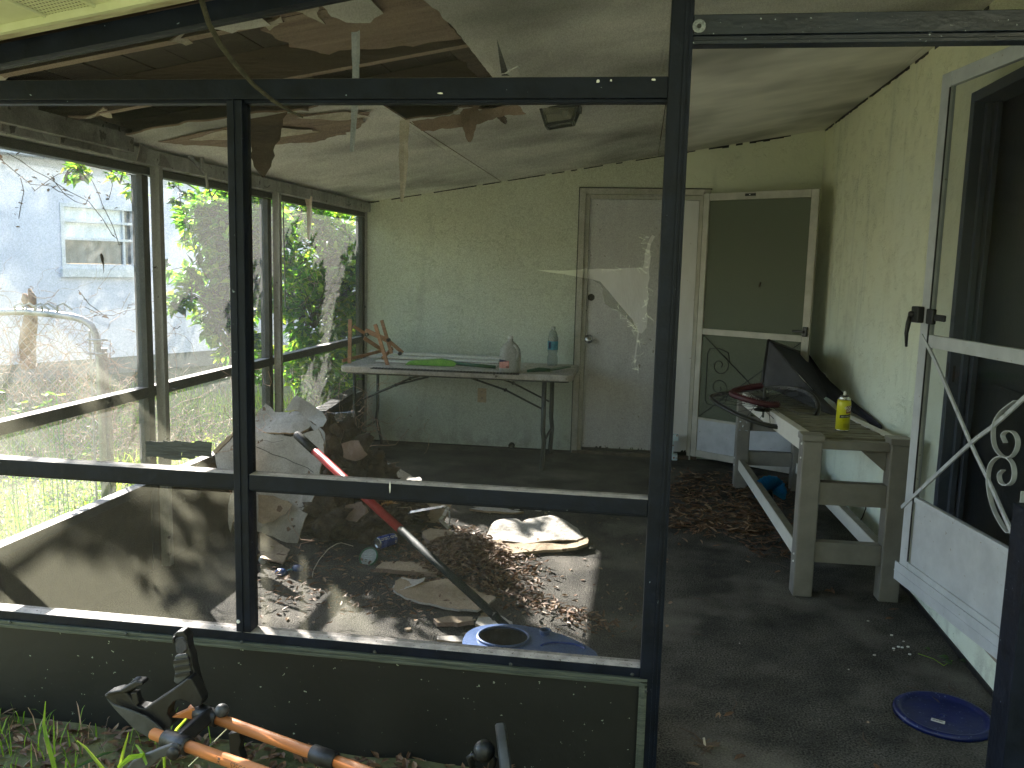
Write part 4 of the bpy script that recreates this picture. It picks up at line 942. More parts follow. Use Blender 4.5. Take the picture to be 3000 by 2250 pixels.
for k in range(28):
    a = 2*math.pi*k/28; hz = .03 if k % 2 else -.025
    q.tube([WP(a, .284), WC+Vector((.02*math.cos(a+(1.2 if k%4<2 else -1.2)), .02*math.sin(a+1.2), hz))], .0017, 4)
q.build('spoke', BLACKM, wh)
MB().lathe([(.006,-.085),(.006,-.05),(.020,-.045),(.034,-.03),(.034,-.02),(.016,-.018),(.016,.02),(.026,.022),(.026,.034),(.010,.036),(.008,.075),(.012,.076),(.012,.086)], 14, Matrix.Translation(WC)).build('hub', BLACKM, wh)
q = MB().lathe([(.055,-.045),(.055,-.041),(.045,-.034),(.030,-.028)], 22, Matrix.Translation(WC)); q.build('sprocket', BLACKM, wh)
tc_ = WC+Vector((-.02,.06,.036)); 
o = MB().tube([tc_+Vector((.155*math.cos(a), .155*math.sin(a)*.9, .03*math.sin(a)+.012*math.sin(2*a))) for a in [rad(75)+rad(235)*k/40 for k in range(41)]], [.008]+[.017]*39+[.008], 8)
for k in range(46):
    a = rad(80)+rad(225)*k/45; c = tc_+Vector((.155*math.cos(a), .155*math.sin(a)*.9, .03*math.sin(a)+.012*math.sin(2*a)+.018)); o.box(c.x-.003,c.x+.003,c.y-.003,c.y+.003,c.z-.002,c.z+.004)
o = o.build('maroon_tyre', MAROON); tag(o, 'small knobbly maroon tyre lying inside the bent bicycle wheel', 'tyre')

# black folded cover leaning on the wall
cv = thing('fabric_canopy', (1.0, 5.2, .75), 'collapsed black fabric canopy propped on the bench against the wall', 'canopy')
A = onY(5.55, 2252, 998); B = onY(5.50, 2232, 1128); Dp = onX(1.29, 2368, 1042); E1 = onX(1.30, 2412, 1105); F1 = onX(1.30, 2478, 1165); T = onX(1.29, 2574, 1252)
C1 = onY(5.0, 2440, 1228); C2 = onY(4.72, 2545, 1263); G1 = onY(5.2, 2345, 1205)
def cloth(name, corners, m, seed, wob=.010, n=12, sagv=(0,0,0), fold=6):
    a, b_, c, d = corners; q = MB(); vs = []; fs = []
    for i in range(n+1):
        for j in range(n+1):
            u, v = i/n, j/n
            p = a.lerp(b_, u).lerp(d.lerp(c, u), v); k = 4*u*(1-u)*v*(1-v)
            p = p + Vector(sagv)*(16*u*(1-u)*v*(1-v)/4) + Vector((1,-1,.3))*wob*(noise.noise(Vector((u*fold, v*fold*.5, seed)))*min(1, 6*min(u,1-u,v,1-v)+.15))
            vs.append(p)
    for i in range(n):
        for j in range(n): fs.append((i*(n+1)+j, (i+1)*(n+1)+j, (i+1)*(n+1)+j+1, i*(n+1)+j+1))
    q.add(vs, fs); o = q.build(name, m, cv, smooth=True); sdm = o.modifiers.new('thick', 'SOLIDIFY'); sdm.thickness = .0025; return o
cloth('canopy_side', (A, B, C2, C1.lerp(A,.22)+Vector((.02,.02,.0))), GREYC, 3, .03, 14, (.0,.0,-.10))
cloth('canopy_back', (Dp, E1.lerp(F1,.3), T, C1.lerp(Dp,.3)), NAVYC, 5, .03, 12, (0,0,-.05))
cloth('canopy_inside', (A, Dp, C1.lerp(Dp,.3)+Vector((.02,0,0)), C1.lerp(A,.22)+Vector((.03,.03,0))), NAVYC, 7, .012, 10, (0,.1,-.02))
q = MB().tube([B+Vector((0,0,-.04)), B, A, Dp], .011, 8); q.build('canopy_frame', BLACKP, cv, smooth=True)
q = MB().tube([T.lerp(C2,.3), C2.lerp(T,.5)+Vector((-.1,.12,0)), E1], .012, 8); q.build('canopy_frame', BLACKP, cv, smooth=True)
q = MB().tube([Dp, E1, F1, T, C2, C1], [.011,.011,.013,.02,.018,.008], 8); q.build('canopy_hem', NAVYC, cv, smooth=True)

# spray can
p = onZ(.735, 2470, 1268); cx_, cy_ = p.x, p.y+.025; zb_ = .766-.085*((p.y-3.998)/LB)-.012
scn = thing('spray_can', (cx_, cy_, zb_), 'yellow aerosol can standing on the bench slats', 'spray can')
MT = Matrix.Translation((cx_, cy_, zb_))
YEL = mat('yellow_can', (.52,.50,.015), (.60,.58,.03), 12, .3, spec=.6)
MB().lathe([(.031,0),(.033,.003),(.033,.006)], 24, MT).build('can_rim', CHROME, scn, smooth=True)
MB().lathe([(.0325,.006),(.0325,.135),(.030,.150)], 24, MT).build('can_body', YEL, scn, smooth=True)
MB().lathe([(.030,.1505),(.022,.162),(.021,.165)], 24, MT).build('can_shoulder', CHROME, scn, smooth=True)
MB().lathe([(.019,.165),(.019,.171),(.009,.172)], 16, MT).build('collar', BLACKP, scn)
MB().lathe([(.006,.172),(.006,.188),(.004,.190)], 10, MT).build('nozzle', WHITEP, scn)
def wrap(R_, z0, a0, tilt=0.):    # maps flat (x, y) onto the can's side, a0 faces the camera
    def f(x, y):
        a = a0 + x/R_; return Vector((cx_+R_*math.sin(a), cy_-R_*math.cos(a), zb_+z0+y+x*tilt))
    return f
def patch(fn, x0, x1, y0, y1, name, m, parent, n=10):
    q = MB(); vs = []; fs = []
    for i in range(n+1): x = x0+(x1-x0)*i/n; vs += [fn(x,y0), fn(x,y1)]
    for i in range(n): fs.append((2*i, 2*i+2, 2*i+3, 2*i+1))
    return q.add(vs, fs).build(name, m, parent)
a_c = rad(4)
REDP = mat('dark_red_print', (.20,.05,.03)); WHP = mat('white_print', (.7,.7,.66))
patch(wrap(.0329,.088,a_c+.5,.1), -.014, .020, 0, .036, 'logo_panel', REDP, scn)
text_mesh('GOOF', .017, wrap(.0333,.115,a_c+.55,.1), 'lettering', WHP, scn, bold=.0006)
text_mesh('OFF', .017, wrap(.0333,.101,a_c+.58,.1), 'lettering', WHP, scn, bold=.0006)
patch(wrap(.0329,.066,a_c,.12), -.026, .030, 0, .015, 'black_band', BLACKP, scn)
text_mesh('PRO STRENGTH', .0085, wrap(.0333,.0735,a_c+.35,.12), 'lettering', WHP, scn)
for k in range(4): patch(wrap(.0329,.020+.005*k,a_c+.3), -.016, .016, 0, .0016, 'print_line', mat('olive_print', (.22,.20,.02)) if k == 0 else bpy.data.materials['olive_print'], scn)
# cord
o = MB().tube([onX(R-.01,2512,1448), onX(R-.012,2528,1470), onX(R-.02,2537,1488), onX(R-.02,2527,1515), onX(R-.02,2514,1535), onX(R-.03,2511,1558), onX(R-.04,2508,1580)], .0035, 6).build('power_cord', BLACKP, smooth=True)
tag(o, 'thin black cord hanging down the wall behind the bench', 'cord'); o.name = 'black_cable'
# duster
p = onZ(.10, 2254, 1455); du = thing('blue_duster', (p.x, p.y, .1), 'round bright blue dusting brush under the bench', 'duster')
dc = onY(5.35, 2256, 1440); q = MB(); rg = random.Random(2)
TEAL = mat('blue_bristles', (.010,.12,.30), (.02,.24,.46), 40, .5, trans=.2)
for k in range(700):
    a = rg.uniform(rad(-25), rad(205)); e = rg.uniform(-1,1)*.7; L_ = .098*rg.uniform(.9,1.04)
    d = Vector((math.cos(a)*math.cos(e), math.sin(e), math.sin(a)*math.cos(e))); s_ = d.orthogonal().normalized()*.0022
    q.add([dc+d*.02-s_, dc+d*.02+s_, dc+d*L_+s_*1.6, dc+d*L_-s_*1.6], [(0,1,2,3)])
q.build('bristles', TEAL, du, kind='stuff')
MB().tube([dc+Vector((0,0,.0)), onY(5.28,2258,1448), onY(5.22,2262,1470), onZ(.012,2280,1545)], [.016,.014,.012,.010], 10).build('handle', STEEL, du, smooth=True)

# ================================================================== ON THE FLOOR
# blue bucket lid
LC = Vector((1.088, 2.955, 0)); ld = thing('bucket_lid', LC, 'round dark blue plastic bucket lid on the carpet by the right wall', 'lid')
MT = Matrix.Translation(LC)
MB().lathe([(.0,.006),(.125,.006),(.134,.008),(.138,.016),(.150,.018),(.158,.012),(.160,.001),(.156,.001)], 48, MT, cap=False).build('lid_disc', LIDB, ld, smooth=True)
MB().lathe([(.0,.009),(.010,.009),(.012,.0065)], 16, MT, cap=False).build('lid_boss', LIDB, ld, smooth=True)
c = onZ(.0075, 2748, 2112); q = MB(); u_ = Vector((.9,-.42,0)).normalized(); v_ = Vector((.42,.9,0)).normalized()
q.add([c-u_*.021-v_*.011, c+u_*.021-v_*.011, c+u_*.021+v_*.011, c-u_*.021+v_*.011], [(0,1,2,3)]); q.build('barcode_sticker', WHITEP, ld)
q = MB(); rg = random.Random(3); x = -.017
while x < .015:
    w0 = rg.choice((.0007,.0014)); a = c+u_*x+Vector((0,0,.0006)); q.add([a-v_*.004, a+u_*w0-v_*.004, a+u_*w0+v_*.007, a+v_*.007], [(0,1,2,3)]); x += w0+.0011
q.build('barcode', BLACKP, ld)
# big dead debris: sheets of plaster
def px_sheet(name, pts, Yf, m, seed, thick=.010, label=None, cat=None, parent=None, amp=.006, wob=.012, kind='Y', fn=None, grid=.05, shape=None, nf=5., step=.02):
    """outline measured in the picture, laid on a plane with the given distance function"""
    if fn is None: P3 = [onY(Yf, *a[:2]) for a in pts]
    else: P3 = [fn(*a[:2]) for a in pts]
    o = sum(P3, Vector())/len(P3)
    nrm = Vector((0,0,0))
    for i in range(len(P3)): nrm += (P3[i]-o).cross(P3[(i+1) % len(P3)]-o)
    nrm.normalize()
    if nrm.dot(CP-o) < 0: nrm = -nrm
    u = Vector((1,0,0)); u = (u-nrm*u.dot(nrm)).normalized(); v = nrm.cross(u)
    O2 = [((p-o).dot(u), (p-o).dot(v)) for p in P3]
    ar = sum(O2[i][0]*O2[(i+1)%len(O2)][1]-O2[(i+1)%len(O2)][0]*O2[i][1] for i in range(len(O2)))
    if ar < 0: O2.reverse()
    q = sheet(O2, lambda a, b_, h: o+u*a+v*b_+nrm*h, thick, amp, step, seed, grid, wob, nf, shape=shape)
    ob = q.build(name, m, parent, smooth=False)
    if cat: tag(ob, label, cat)
    return ob
PB = [PLASTER, PLASTERB]
def tilt(Y0, k, zf=None):    # plane through distance Y0 leaning back with height, measured at the camera's sight line
    return lambda x, y: onp((0, 1, -k), Y0, x, y)
px_sheet('plaster_board', [(746,1264),(802,1273),(853,1280),(896,1268),(930,1256),(948,1292),(950,1325),(944,1350),(936,1385),(925,1440),(912,1470),(903,1500),(885,1545),(868,1592),(838,1590),(800,1572),(760,1558),(700,1545),(676,1520),(680,1440),(700,1350),(720,1290)], 0, PB, 101, .012, 'big white piece of torn ceiling board standing in the pile', 'board', fn=tilt(4.20, .25), wob=.010)
bd = [o for o in COL.objects if o.get('label') == 'big white piece of torn ceiling board standing in the pile'][0]
fcr = lambda x, y: onp((0,1,-.25), 4.183, x, y)
MB().tube([fcr(748,1308), fcr(772,1318), fcr(800,1332), fcr(835,1342), fcr(862,1356), fcr(900,1370), fcr(918,1384)], .0016, 4).tube([fcr(748,1292), fcr(775,1290), fcr(800,1296), fcr(830,1290)], .0009, 4).build('crack', BLACKP, bd)
px_sheet('plaster_board', [(735,1236),(781,1190),(795,1197),(806,1208),(839,1207),(875,1208),(889,1216),(915,1250),(905,1262),(880,1275),(853,1278),(802,1273),(735,1265)], 0, PB, 102, .010, 'sunlit pale board draped on top of the debris pile', 'board', fn=tilt(3.9, 1.5), wob=.03, nf=4)
px_sheet('plaster_board', [(838,1206),(862,1188),(877,1176),(905,1190),(950,1216),(962,1240),(952,1262),(935,1262),(915,1240),(885,1215)], 0, [CLOTHG, PLASTERB], 103, .004, 'crumpled grey sheet behind the top of the debris pile', 'sheet', fn=tilt(4.2, .9), wob=.05, nf=6)
px_sheet('plaster_board', [(885,1212),(915,1240),(950,1265),(950,1320),(935,1290),(915,1255)], 0, [CLOTHG, PLASTERB], 112, .004, 'narrow grey strip of board curling down the right of the pile', 'board', fn=tilt(4.22, .5), wob=.02)
px_sheet('plaster_board', [(757,1448),(800,1452),(832,1466),(856,1478),(838,1505),(820,1512),(800,1530),(770,1535),(757,1528)], 0, [PLASTERB, PLY], 104, .004, 'brown torn paper face on the lower part of the big board', 'paper', fn=tilt(4.17, .25), wob=.006)
px_sheet('plaster_board', [(625,1322),(640,1305),(668,1278),(690,1262),(700,1300),(690,1340),(680,1400),(630,1400),(560,1392),(590,1375),(632,1380)], 0, PB, 105, .010, 'pale broken board leaning in the gap left of the post', 'board', fn=tilt(4.0, .4), wob=.02)
px_sheet('plaster_board', [(622,1322),(665,1282),(688,1262),(690,1272),(660,1302),(630,1330)], 0, [PLASTERB, PLY], 106, .012, 'folded strip of board edge sticking up left of the post', 'board', fn=tilt(3.9, .4), wob=.01)
px_sheet('plaster_board', [(676,1560),(690,1480),(688,1440),(676,1450),(668,1500),(672,1550)], 0, PB, 107, .010, 'narrow ragged board edge just left of the lower post', 'board', fn=tilt(4.1, .1), wob=.01)
px_sheet('plaster_board', [(760,1560),(830,1592),(850,1610),(830,1650),(770,1640),(755,1600)], 0, [PLASTERB, PLY], 108, .008, 'grey brown board lying at the foot of the big board', 'board', fn=lambda x, y: onZ(.03, x, y), wob=.01)
px_sheet('plaster_board', [(1058,1400),(1100,1378),(1136,1364),(1160,1372),(1200,1376),(1228,1400),(1240,1420),(1225,1470),(1180,1490),(1130,1478),(1075,1450),(1040,1430)], 0, PB, 109, .010, 'white board with a brown stain in the middle of the floor debris', 'board', fn=lambda x, y: onp((0,-.25,1), .12-.25*4.9, x, y), wob=.03)
# right-hand folded sheet and lower sheet
px_sheet('plaster_board', [(1412,1575),(1450,1530),(1478,1518),(1512,1515),(1530,1530),(1550,1520),(1610,1522),(1690,1545),(1712,1568),(1690,1585),(1600,1590),(1540,1595),(1470,1592)], 0, PB, 110, .008, 'large white sheet of plaster board lying in the sun patch', 'board', fn=lambda x, y: onp((0,-.10,1), .055-.10*4.7, x, y), wob=.022, nf=4)
px_sheet('plaster_board', [(1420,1592),(1470,1578),(1540,1590),(1600,1588),(1690,1578),(1722,1570),(1722,1590),(1690,1602),(1600,1606),(1530,1618),(1490,1622),(1450,1612)], 0, [PLASTERB, PLASTERB], 111, .016, 'yellowed rolled edge along the front of the sunlit sheet', 'board', fn=lambda x, y: onp((0,-.12,1), .05-.12*4.5, x, y), wob=.012)
px_sheet('plaster_board', [(1152,1735),(1158,1712),(1180,1690),(1215,1698),(1247,1705),(1270,1702),(1305,1700),(1360,1708),(1400,1722),(1440,1742),(1452,1752),(1425,1775),(1398,1790),(1330,1780),(1270,1766),(1200,1752)], 0, [PLASTERB, PLASTER], 113, .010, 'tan plaster board lying in front of the leaf heap', 'board', fn=lambda x, y: onp((0,-.08,1), .050-.08*3.7, x, y), wob=.018)
px_sheet('plaster_board', [(1150,1728),(1160,1705),(1176,1684),(1200,1690),(1225,1693),(1246,1688),(1240,1700),(1222,1712),(1200,1722),(1175,1732)], 0, PB, 114, .008, 'curled white flake at the left end of the tan plaster board', 'board', fn=lambda x, y: onp((0,-.2,1), .085-.2*3.78, x, y), wob=.03)
px_sheet('plaster_board', [(1270,1812),(1320,1802),(1385,1806),(1388,1818),(1340,1822),(1282,1822)], 0, [PLASTERB, PLY], 115, .018, 'broken tan stick of board beside the blue caddy', 'board', fn=lambda x, y: onZ(.03, x, y), wob=.006)
px_sheet('plaster_board', [(1430,1800),(1470,1796),(1500,1815),(1500,1832),(1440,1828),(1392,1820),(1400,1806)], 0, PB, 116, .012, 'pale plaster chunk against the back of the blue caddy', 'board', fn=lambda x, y: onZ(.03, x, y), wob=.01)
px_sheet('plaster_board', [(1280,1862),(1355,1862),(1360,1878),(1280,1872)], 0, PB, 117, .012, 'sunlit pale board end between rail and blue caddy', 'board', fn=lambda x, y: onZ(.02, x, y), wob=.004)
px_sheet('plaster_board', [(1375,1490),(1410,1482),(1480,1486),(1535,1496),(1500,1500),(1420,1498)], 0, PB, 118, .012, 'long thin piece of white board under the middle rail', 'board', fn=lambda x, y: onZ(.02, x, y), wob=.006)
px_sheet('plaster_board', [(1240,1550),(1262,1542),(1330,1556),(1322,1566),(1280,1572),(1258,1582),(1242,1570)], 0, [PLASTERB, PLY], 119, .02, 'brown board chunk at the back of the leaf heap', 'board', fn=lambda x, y: onZ(.06, x, y), wob=.01)
px_sheet('plaster_board', [(1195,1466),(1290,1466),(1325,1470),(1300,1530),(1200,1540),(1180,1500)], 0, [PLASTERB, PLY], 120, .010, 'tan board leaning behind the bent metal strip', 'board', fn=tilt(4.75, .3), wob=.01)
px_sheet('plaster_board', [(1120,1645),(1200,1640),(1290,1650),(1280,1680),(1180,1676),(1100,1668)], 0, [PLASTERB, PLY], 121, .02, 'dark brown rotten board half buried in leaves', 'board', fn=lambda x, y: onZ(.03, x, y), wob=.01)
rg = random.Random(31); chips = 0
for k in range(26):    # small crumbs of plaster, each its own
    x, y = rg.choice([(rg.uniform(1380,1620), rg.uniform(1480,1520)), (rg.uniform(1240,1460), rg.uniform(1795,1835)), (rg.uniform(1000,1800), rg.uniform(1450,1900)), (rg.uniform(2000,2700), rg.uniform(1700,2200))])
    p = onZ(0, x, y); s_ = rg.uniform(.006, .022) if x < 1900 else rg.uniform(.003, .006)
    q = MB(); q.prism([p+Vector((math.cos(a)*s_*rg.uniform(.6,1.3), math.sin(a)*s_*rg.uniform(.5,1.1), 0)) for a in [j*math.pi/3 for j in range(6)]], (0,0,s_*.6))
    o = q.build('plaster_crumb', PLASTER if k % 3 else PLASTERB)
    tag(o, 'small pale crumb of plaster scattered on the dark carpet', 'crumb', 'plaster crumbs on the carpet')
for px, py in ((2618,1901),(2632,1896),(2643,1898),(2660,1896),(2612,1862),(2665,1918)):
    p = onZ(0, px, py); q = MB(); q.prism([p+Vector((.006*math.cos(a), .0045*math.sin(a), 0)) for a in [j*math.pi/3 for j in range(6)]], (0,0,.004)); o = q.build('white_pebble', WHITEP)
    tag(o, 'tiny white pebble in the cluster between bench leg and lid', 'pebble', 'white pebbles near the blue lid')

# insulation lumps
def lump(name, px, py, Y, rx, ry, rz, seed, label, m=INSUL, rough=.35):
    c = onY(Y, px, py); c.z = max(c.z, rz*.75); q = MB(); vs = []; fs = []; nu, nv = 40, 26
    for j in range(nv+1):
        th = math.pi*j/nv
        for i in range(nu):
            ph = 2*math.pi*i/nu; d = Vector((math.sin(th)*math.cos(ph), math.sin(th)*math.sin(ph), math.cos(th)))
            k = 1+rough*noise.fractal(d*2.2+Vector((seed*3.7,0,0)), 1., 2., 5)+.10*noise.noise(d*9+Vector((0,seed,0)))+.05*noise.noise(d*24)
            p = c+Vector((d.x*rx, d.y*ry, d.z*rz))*k; p.z = max(p.z, .002); vs.append(p)
    for j in range(nv):
        for i in range(nu): fs.append((j*nu+i, (j+1)*nu+i, (j+1)*nu+(i+1)%nu, j*nu+(i+1)%nu))
    q.add(vs, fs)
    rg = random.Random(seed)
    for k in range(420):   # loose tufts
        d = Vector((rg.gauss(0,1), rg.gauss(0,1), rg.gauss(0,1))).normalized(); kk = 1+rough*noise.fractal(d*2.2+Vector((seed*3.7,0,0)), 1., 2., 5)
        p = c+Vector((d.x*rx, d.y*ry, d.z*rz))*kk
        if p.z < .01: continue
        s_ = d.orthogonal()*.004; e = p+d*rg.uniform(.006,.02)+Vector((rg.uniform(-.01,.01),)*3); q.add([p-s_, p+s_, e], [(0,1,2)])
    o = q.build(name, m, smooth=True); return tag(o, label, 'insulation')
lump('insulation_lump', 985, 1345, 4.85, .17, .16, .20, 1, 'tallest brown lump of loose insulation behind the white boards', rough=.75)
lump('insulation_lump', 1075, 1410, 4.95, .15, .15, .15, 6, 'brown insulation lump right of the tallest one, by the table leg', rough=.7)
lump('insulation_lump', 930, 1440, 4.55, .13, .12, .14, 7, 'rotten brown lump wedged behind the edge of the big board', rough=.7)
lump('insulation_lump', 965, 1515, 4.35, .16, .13, .14, 2, 'brown insulation slumped at the foot of the white board', rough=.7)
lump('insulation_lump', 1080, 1540, 4.40, .14, .12, .10, 3, 'low brown insulation lump behind the blue can', rough=.7)
lump('insulation_lump', 1185, 1500, 4.70, .12, .10, .08, 4, 'small brown insulation lump beside the bent metal strip', rough=.7)
for i_, (pts_, Y_, lb_) in enumerate((([(960,1250),(985,1240),(1010,1262),(1000,1300),(975,1310),(955,1290)], 4.7, 'brown curled scrap at the top of the rubbish pile'),
        ([(1000,1300),(1050,1290),(1075,1330),(1040,1350),(1005,1340)], 4.6, 'dark paper scrap on the right slope of the pile'),
        ([(950,1380),(1000,1370),(1030,1400),(1010,1450),(960,1440)], 4.5, 'brown fibre board scrap just above the middle rail'),
        ([(1010,1480),(1060,1470),(1080,1500),(1050,1530),(1005,1520)], 4.4, 'brown scrap under the middle rail, left of the red pole'))):
    px_sheet('rubbish_scrap', pts_, 0, [PLY, PLASTERB] if i_ % 2 else [INSUL, PLY], 140+i_, .006, lb_, 'scrap', fn=tilt(Y_-.15, .35), wob=.04, nf=8)
lump('insulation_lump', 1138, 1484, 4.50, .03, .02, .018, 5, 'sunlit orange scrap of foam next to the red pole', mat('orange_foam', (.45,.24,.09), (.62,.38,.18), 20, .9))
# bent aluminium strip
q = MB(); pts = [onY(4.62,1196,1502), onY(4.62,1240,1494), onY(4.62,1300,1484), onY(4.60,1312,1490), onY(4.56,1300,1512), onY(4.5,1290,1524), onY(4.45,1315,1548)]
for a, b_ in zip(pts, pts[1:]): q.bar(a, b_+(b_-a)*.06, .022, .005, up=(0,-.4,1))
q.tube([onY(4.6,1316,1490), onY(4.56,1318,1520), onY(4.5,1314,1545)], .004, 5)
o = q.build('bent_metal_strip', CHROME); tag(o, 'shiny bent strip of aluminium trim in the debris', 'metal strip')
# beer can
A, B = onZ(.033, 1104, 1592), onZ(.033, 1186, 1570); ax = (B-A); ax.z = 0; ax = ax.normalized(); L_ = .122
bc = thing('beer_can', A, 'blue beer can lying on its side beside the red pole', 'can')
Mx = Matrix.Translation(A) @ ax.to_track_quat('Z', 'Y').to_matrix().to_4x4()
BLU = mat('can_blue', (.012,.05,.36), (.02,.08,.46), 12, .28, spec=.7, metal=.3)
MB().lathe([(.031,.008),(.033,.013),(.033,.108),(.031,.114)], 24, Mx, cap=False).build('can_body', BLU, bc, smooth=True)
MB().lathe([(.0,.006),(.024,.006),(.027,0),(.030,.003),(.031,.008)], 24, Mx, cap=False).build('can_end', CHROME, bc, smooth=True)
MB().lathe([(.031,.114),(.028,.121),(.026,.122),(.025,.118),(0,.118)], 24, Mx, cap=False).build('can_end', CHROME, bc, smooth=True)
side = Vector((ax.y, -ax.x, 0)); 
def canw(x, y):   # lettering upside down along the side
    a = rad(48) - y/.0334; return A + ax*(.061 - x) + side*(.0334*math.cos(a)) + Vector((0,0,.0334*math.sin(a)))
text_mesh('BUD LIGHT', .021, lambda x, y: canw(x, y), 'lettering', WHP, bc, bold=.0006)
q = MB(); q.add([canw(-.045,.024)*1, canw(-.036,.024), canw(-.036,.038), canw(-.045,.038)], [(0,1,2,3)]); q.build('print_block', mat('grey_print', (.35,.38,.45)), bc)
# green rimmed lid, cap, goggles, cable
c = onZ(.03, 1080, 1632); j = thing('green_jar_lid', c, 'green rimmed round tin lid tilted among the leaves', 'lid')
Mx = Matrix.Translation(c) @ Matrix.Rotation(rad(52), 4, 'X') @ Matrix.Rotation(rad(-12), 4, 'Y')
MB().lathe([(.047,-.008),(.050,-.006),(.050,.006),(.046,.008),(.044,.004),(.043,-.008)], 30, Mx, cap=False).build('lid_rim', mat('bottle_green', (.008,.10,.04), (.015,.14,.06), 14, .4), j, smooth=True)
MB().lathe([(0,.002),(.0435,.002)], 30, Mx, cap=False).build('lid_disc', mat('dull_tin', (.22,.25,.21), (.32,.35,.31), 30, .5, stretch=(1,8,1)), j)
q = MB()
for k in range(5): y = -.018+.009*k; q.add([Mx@Vector((-.024,y,.0032)), Mx@Vector((.024,y,.0032)), Mx@Vector((.024,y+.003,.0032)), Mx@Vector((-.024,y+.003,.0032))], [(0,1,2,3)])
q.build('print_line', mat('pale_print', (.42,.45,.42)), j)
A, B = onZ(.02, 766, 1638), onZ(.02, 790, 1660); ax = (B-A).normalized(); Mx = Matrix.Translation(A) @ ax.to_track_quat('Z','Y').to_matrix().to_4x4()
vb = thing('pill_bottle', A, 'small amber bottle with a white cap lying right of the post', 'bottle')
MB().lathe([(.014,-.035),(.016,-.033),(.016,.006)], 16, Mx).build('bottle_body', mat('amber_plastic', (.20,.14,.05), (.30,.22,.10), 20, .3), vb, smooth=True)
MB().lathe([(.018,.007),(.0185,.008),(.0185,.028),(.016,.030)], 20, Mx).build('bottle_cap', WHITEP, vb, smooth=True)
gg = thing('swim_goggles', onZ(0, 850, 1668), 'pair of blue swim goggles on the carpet', 'goggles')
GB = mat('goggle_blue', (.02,.05,.16), (.035,.08,.24), 10, .2, spec=.7)
for px, py in ((824,1676),(872,1664)):
    c = onZ(.012, px, py); q = MB(); Mx = Matrix.Translation(c) @ Matrix.Rotation(rad(35), 4, 'X') @ Matrix.Diagonal((1.25,.85,1,1))
    q.lathe([(.0,.012),(.018,.010),(.025,.0),(.024,-.008)], 18, Mx, cap=False); q.build('lens', GB, gg, smooth=True)
MB().tube([onZ(.018,842,1672), onZ(.024,849,1668), onZ(.018,857,1668)], .004, 6).build('bridge', mat('light_blue_rubber', (.05,.25,.40)), gg)
MB().tube([onZ(.014,888,1660), onZ(.02,905,1640), onZ(.03,920,1628)], .003, 5).build('strap', GREYC, gg)
o = MB().tube([onZ(.004,915,1690), onZ(.004,918,1670), onZ(.02,935,1640), onZ(.05,962,1608), onZ(.06,985,1594), onZ(.04,1000,1590), onZ(.02,1035,1600)], .0022, 5).build('white_cable', PAPER)
tag(o, 'thin pale cable arching over the leaves', 'cable')
# small wire basket behind, on the left kick panel
o = MB(); c = [onY(5.6,*a) for a in ((955,1212),(1040,1206),(1036,1226),(1020,1236),(975,1230))]
o.tube(c+[c[0]], .0025, 5)
for k in range(9): o.tube([c[0].lerp(c[1], k/8), c[4].lerp(c[3], k/8)], .0014, 4)
for k in range(1,4): o.tube([c[0].lerp(c[4], k/4), c[1].lerp(c[2], k/4)], .0014, 4)
o.tube([c[2], Vector((c[2].x+.02, c[2].y, 0))], .003, 5).tube([c[4], Vector((c[4].x, c[4].y, 0))], .003, 5)
o = o.build('wire_rack', CHROME); tag(o, 'small shiny wire rack standing behind the debris pile near the left screen', 'wire rack')
# dark angled shelf leaning on left wall behind
q = MB(); a, b_ = onX(LW+.10, 935, 1210), onX(LW+.10, 1035, 1146)
q.bar(a, b_, .05, .02)
for k in range(16): p = a.lerp(b_, (k+.5)/16); q.box(p.x-.045, p.x+.045, p.y-.02, p.y+.02, p.z+.011, p.z+.015)
o = q.build('slatted_grille', BLACKM); tag(o, 'black slatted grille lying along the left sill behind the pile', 'grille')

# blue caddy with the pole in it
CT = .235
cdg = thing('blue_caddy', onZ(0, 1540, 1880), 'blue plastic garden caddy with a round opening, just behind the kick panel', 'caddy')
ctr_ = onZ(CT, 1530, 1872)
outl = [onZ(CT, *a) for a in ((1362,1862),(1375,1848),(1400,1836),(1440,1829),(1490,1828),(1540,1834),(1600,1846),(1655,1862),(1700,1882),(1735,1902),(1748,1916),(1730,1930),(1660,1940),(1560,1942),(1450,1935),(1390,1915),(1362,1885))]
# closed smooth outline
def smooth_closed(pts, k=5):
    out = []; n = len(pts)
    for i in range(n):
        p0, p1, p2, p3 = pts[i-1], pts[i], pts[(i+1)%n], pts[(i+2)%n]
        for j_ in range(k):
            t = j_/k; out.append(.5*((2*p1)+(p2-p0)*t+(2*p0-5*p1+4*p2-p3)*t*t+(3*p1-p0-3*p2+p3)*t*t*t))
    return out
so_ = smooth_closed(outl, 5)
hc = onZ(CT, 1475, 1867); hr = (onZ(CT,1550,1867)-hc).length
hole = [hc+Vector((hr*math.cos(a), hr*.92*math.sin(a), 0)) for a in [2*math.pi*k/36 for k in range(36)]]
c2_ = onZ(CT, 1597, 1857); hole2 = [c2_+Vector((.018*math.cos(a), .018*math.sin(a), 0)) for a in [2*math.pi*k/18 for k in range(18)]]
V2 = [Vector((p.x, p.y)) for p in so_+hole+hole2]; n1, n2, n3 = len(so_), len(hole), len(hole2)
r = geometry.delaunay_2d_cdt(V2, [], [list(range(n1)), list(range(n1+n2-1, n1-1, -1)), list(range(n1+n2+n3-1, n1+n2-1, -1))], 0, 1e-6)
def inside(p, poly):
    c = False; j_ = len(poly)-1
    for i in range(len(poly)):
        if (poly[i].y > p.y) != (poly[j_].y > p.y) and p.x < (poly[j_].x-poly[i].x)*(p.y-poly[i].y)/(poly[j_].y-poly[i].y)+poly[i].x: c = not c
        j_ = i
    return c
q = MB(); keep = []
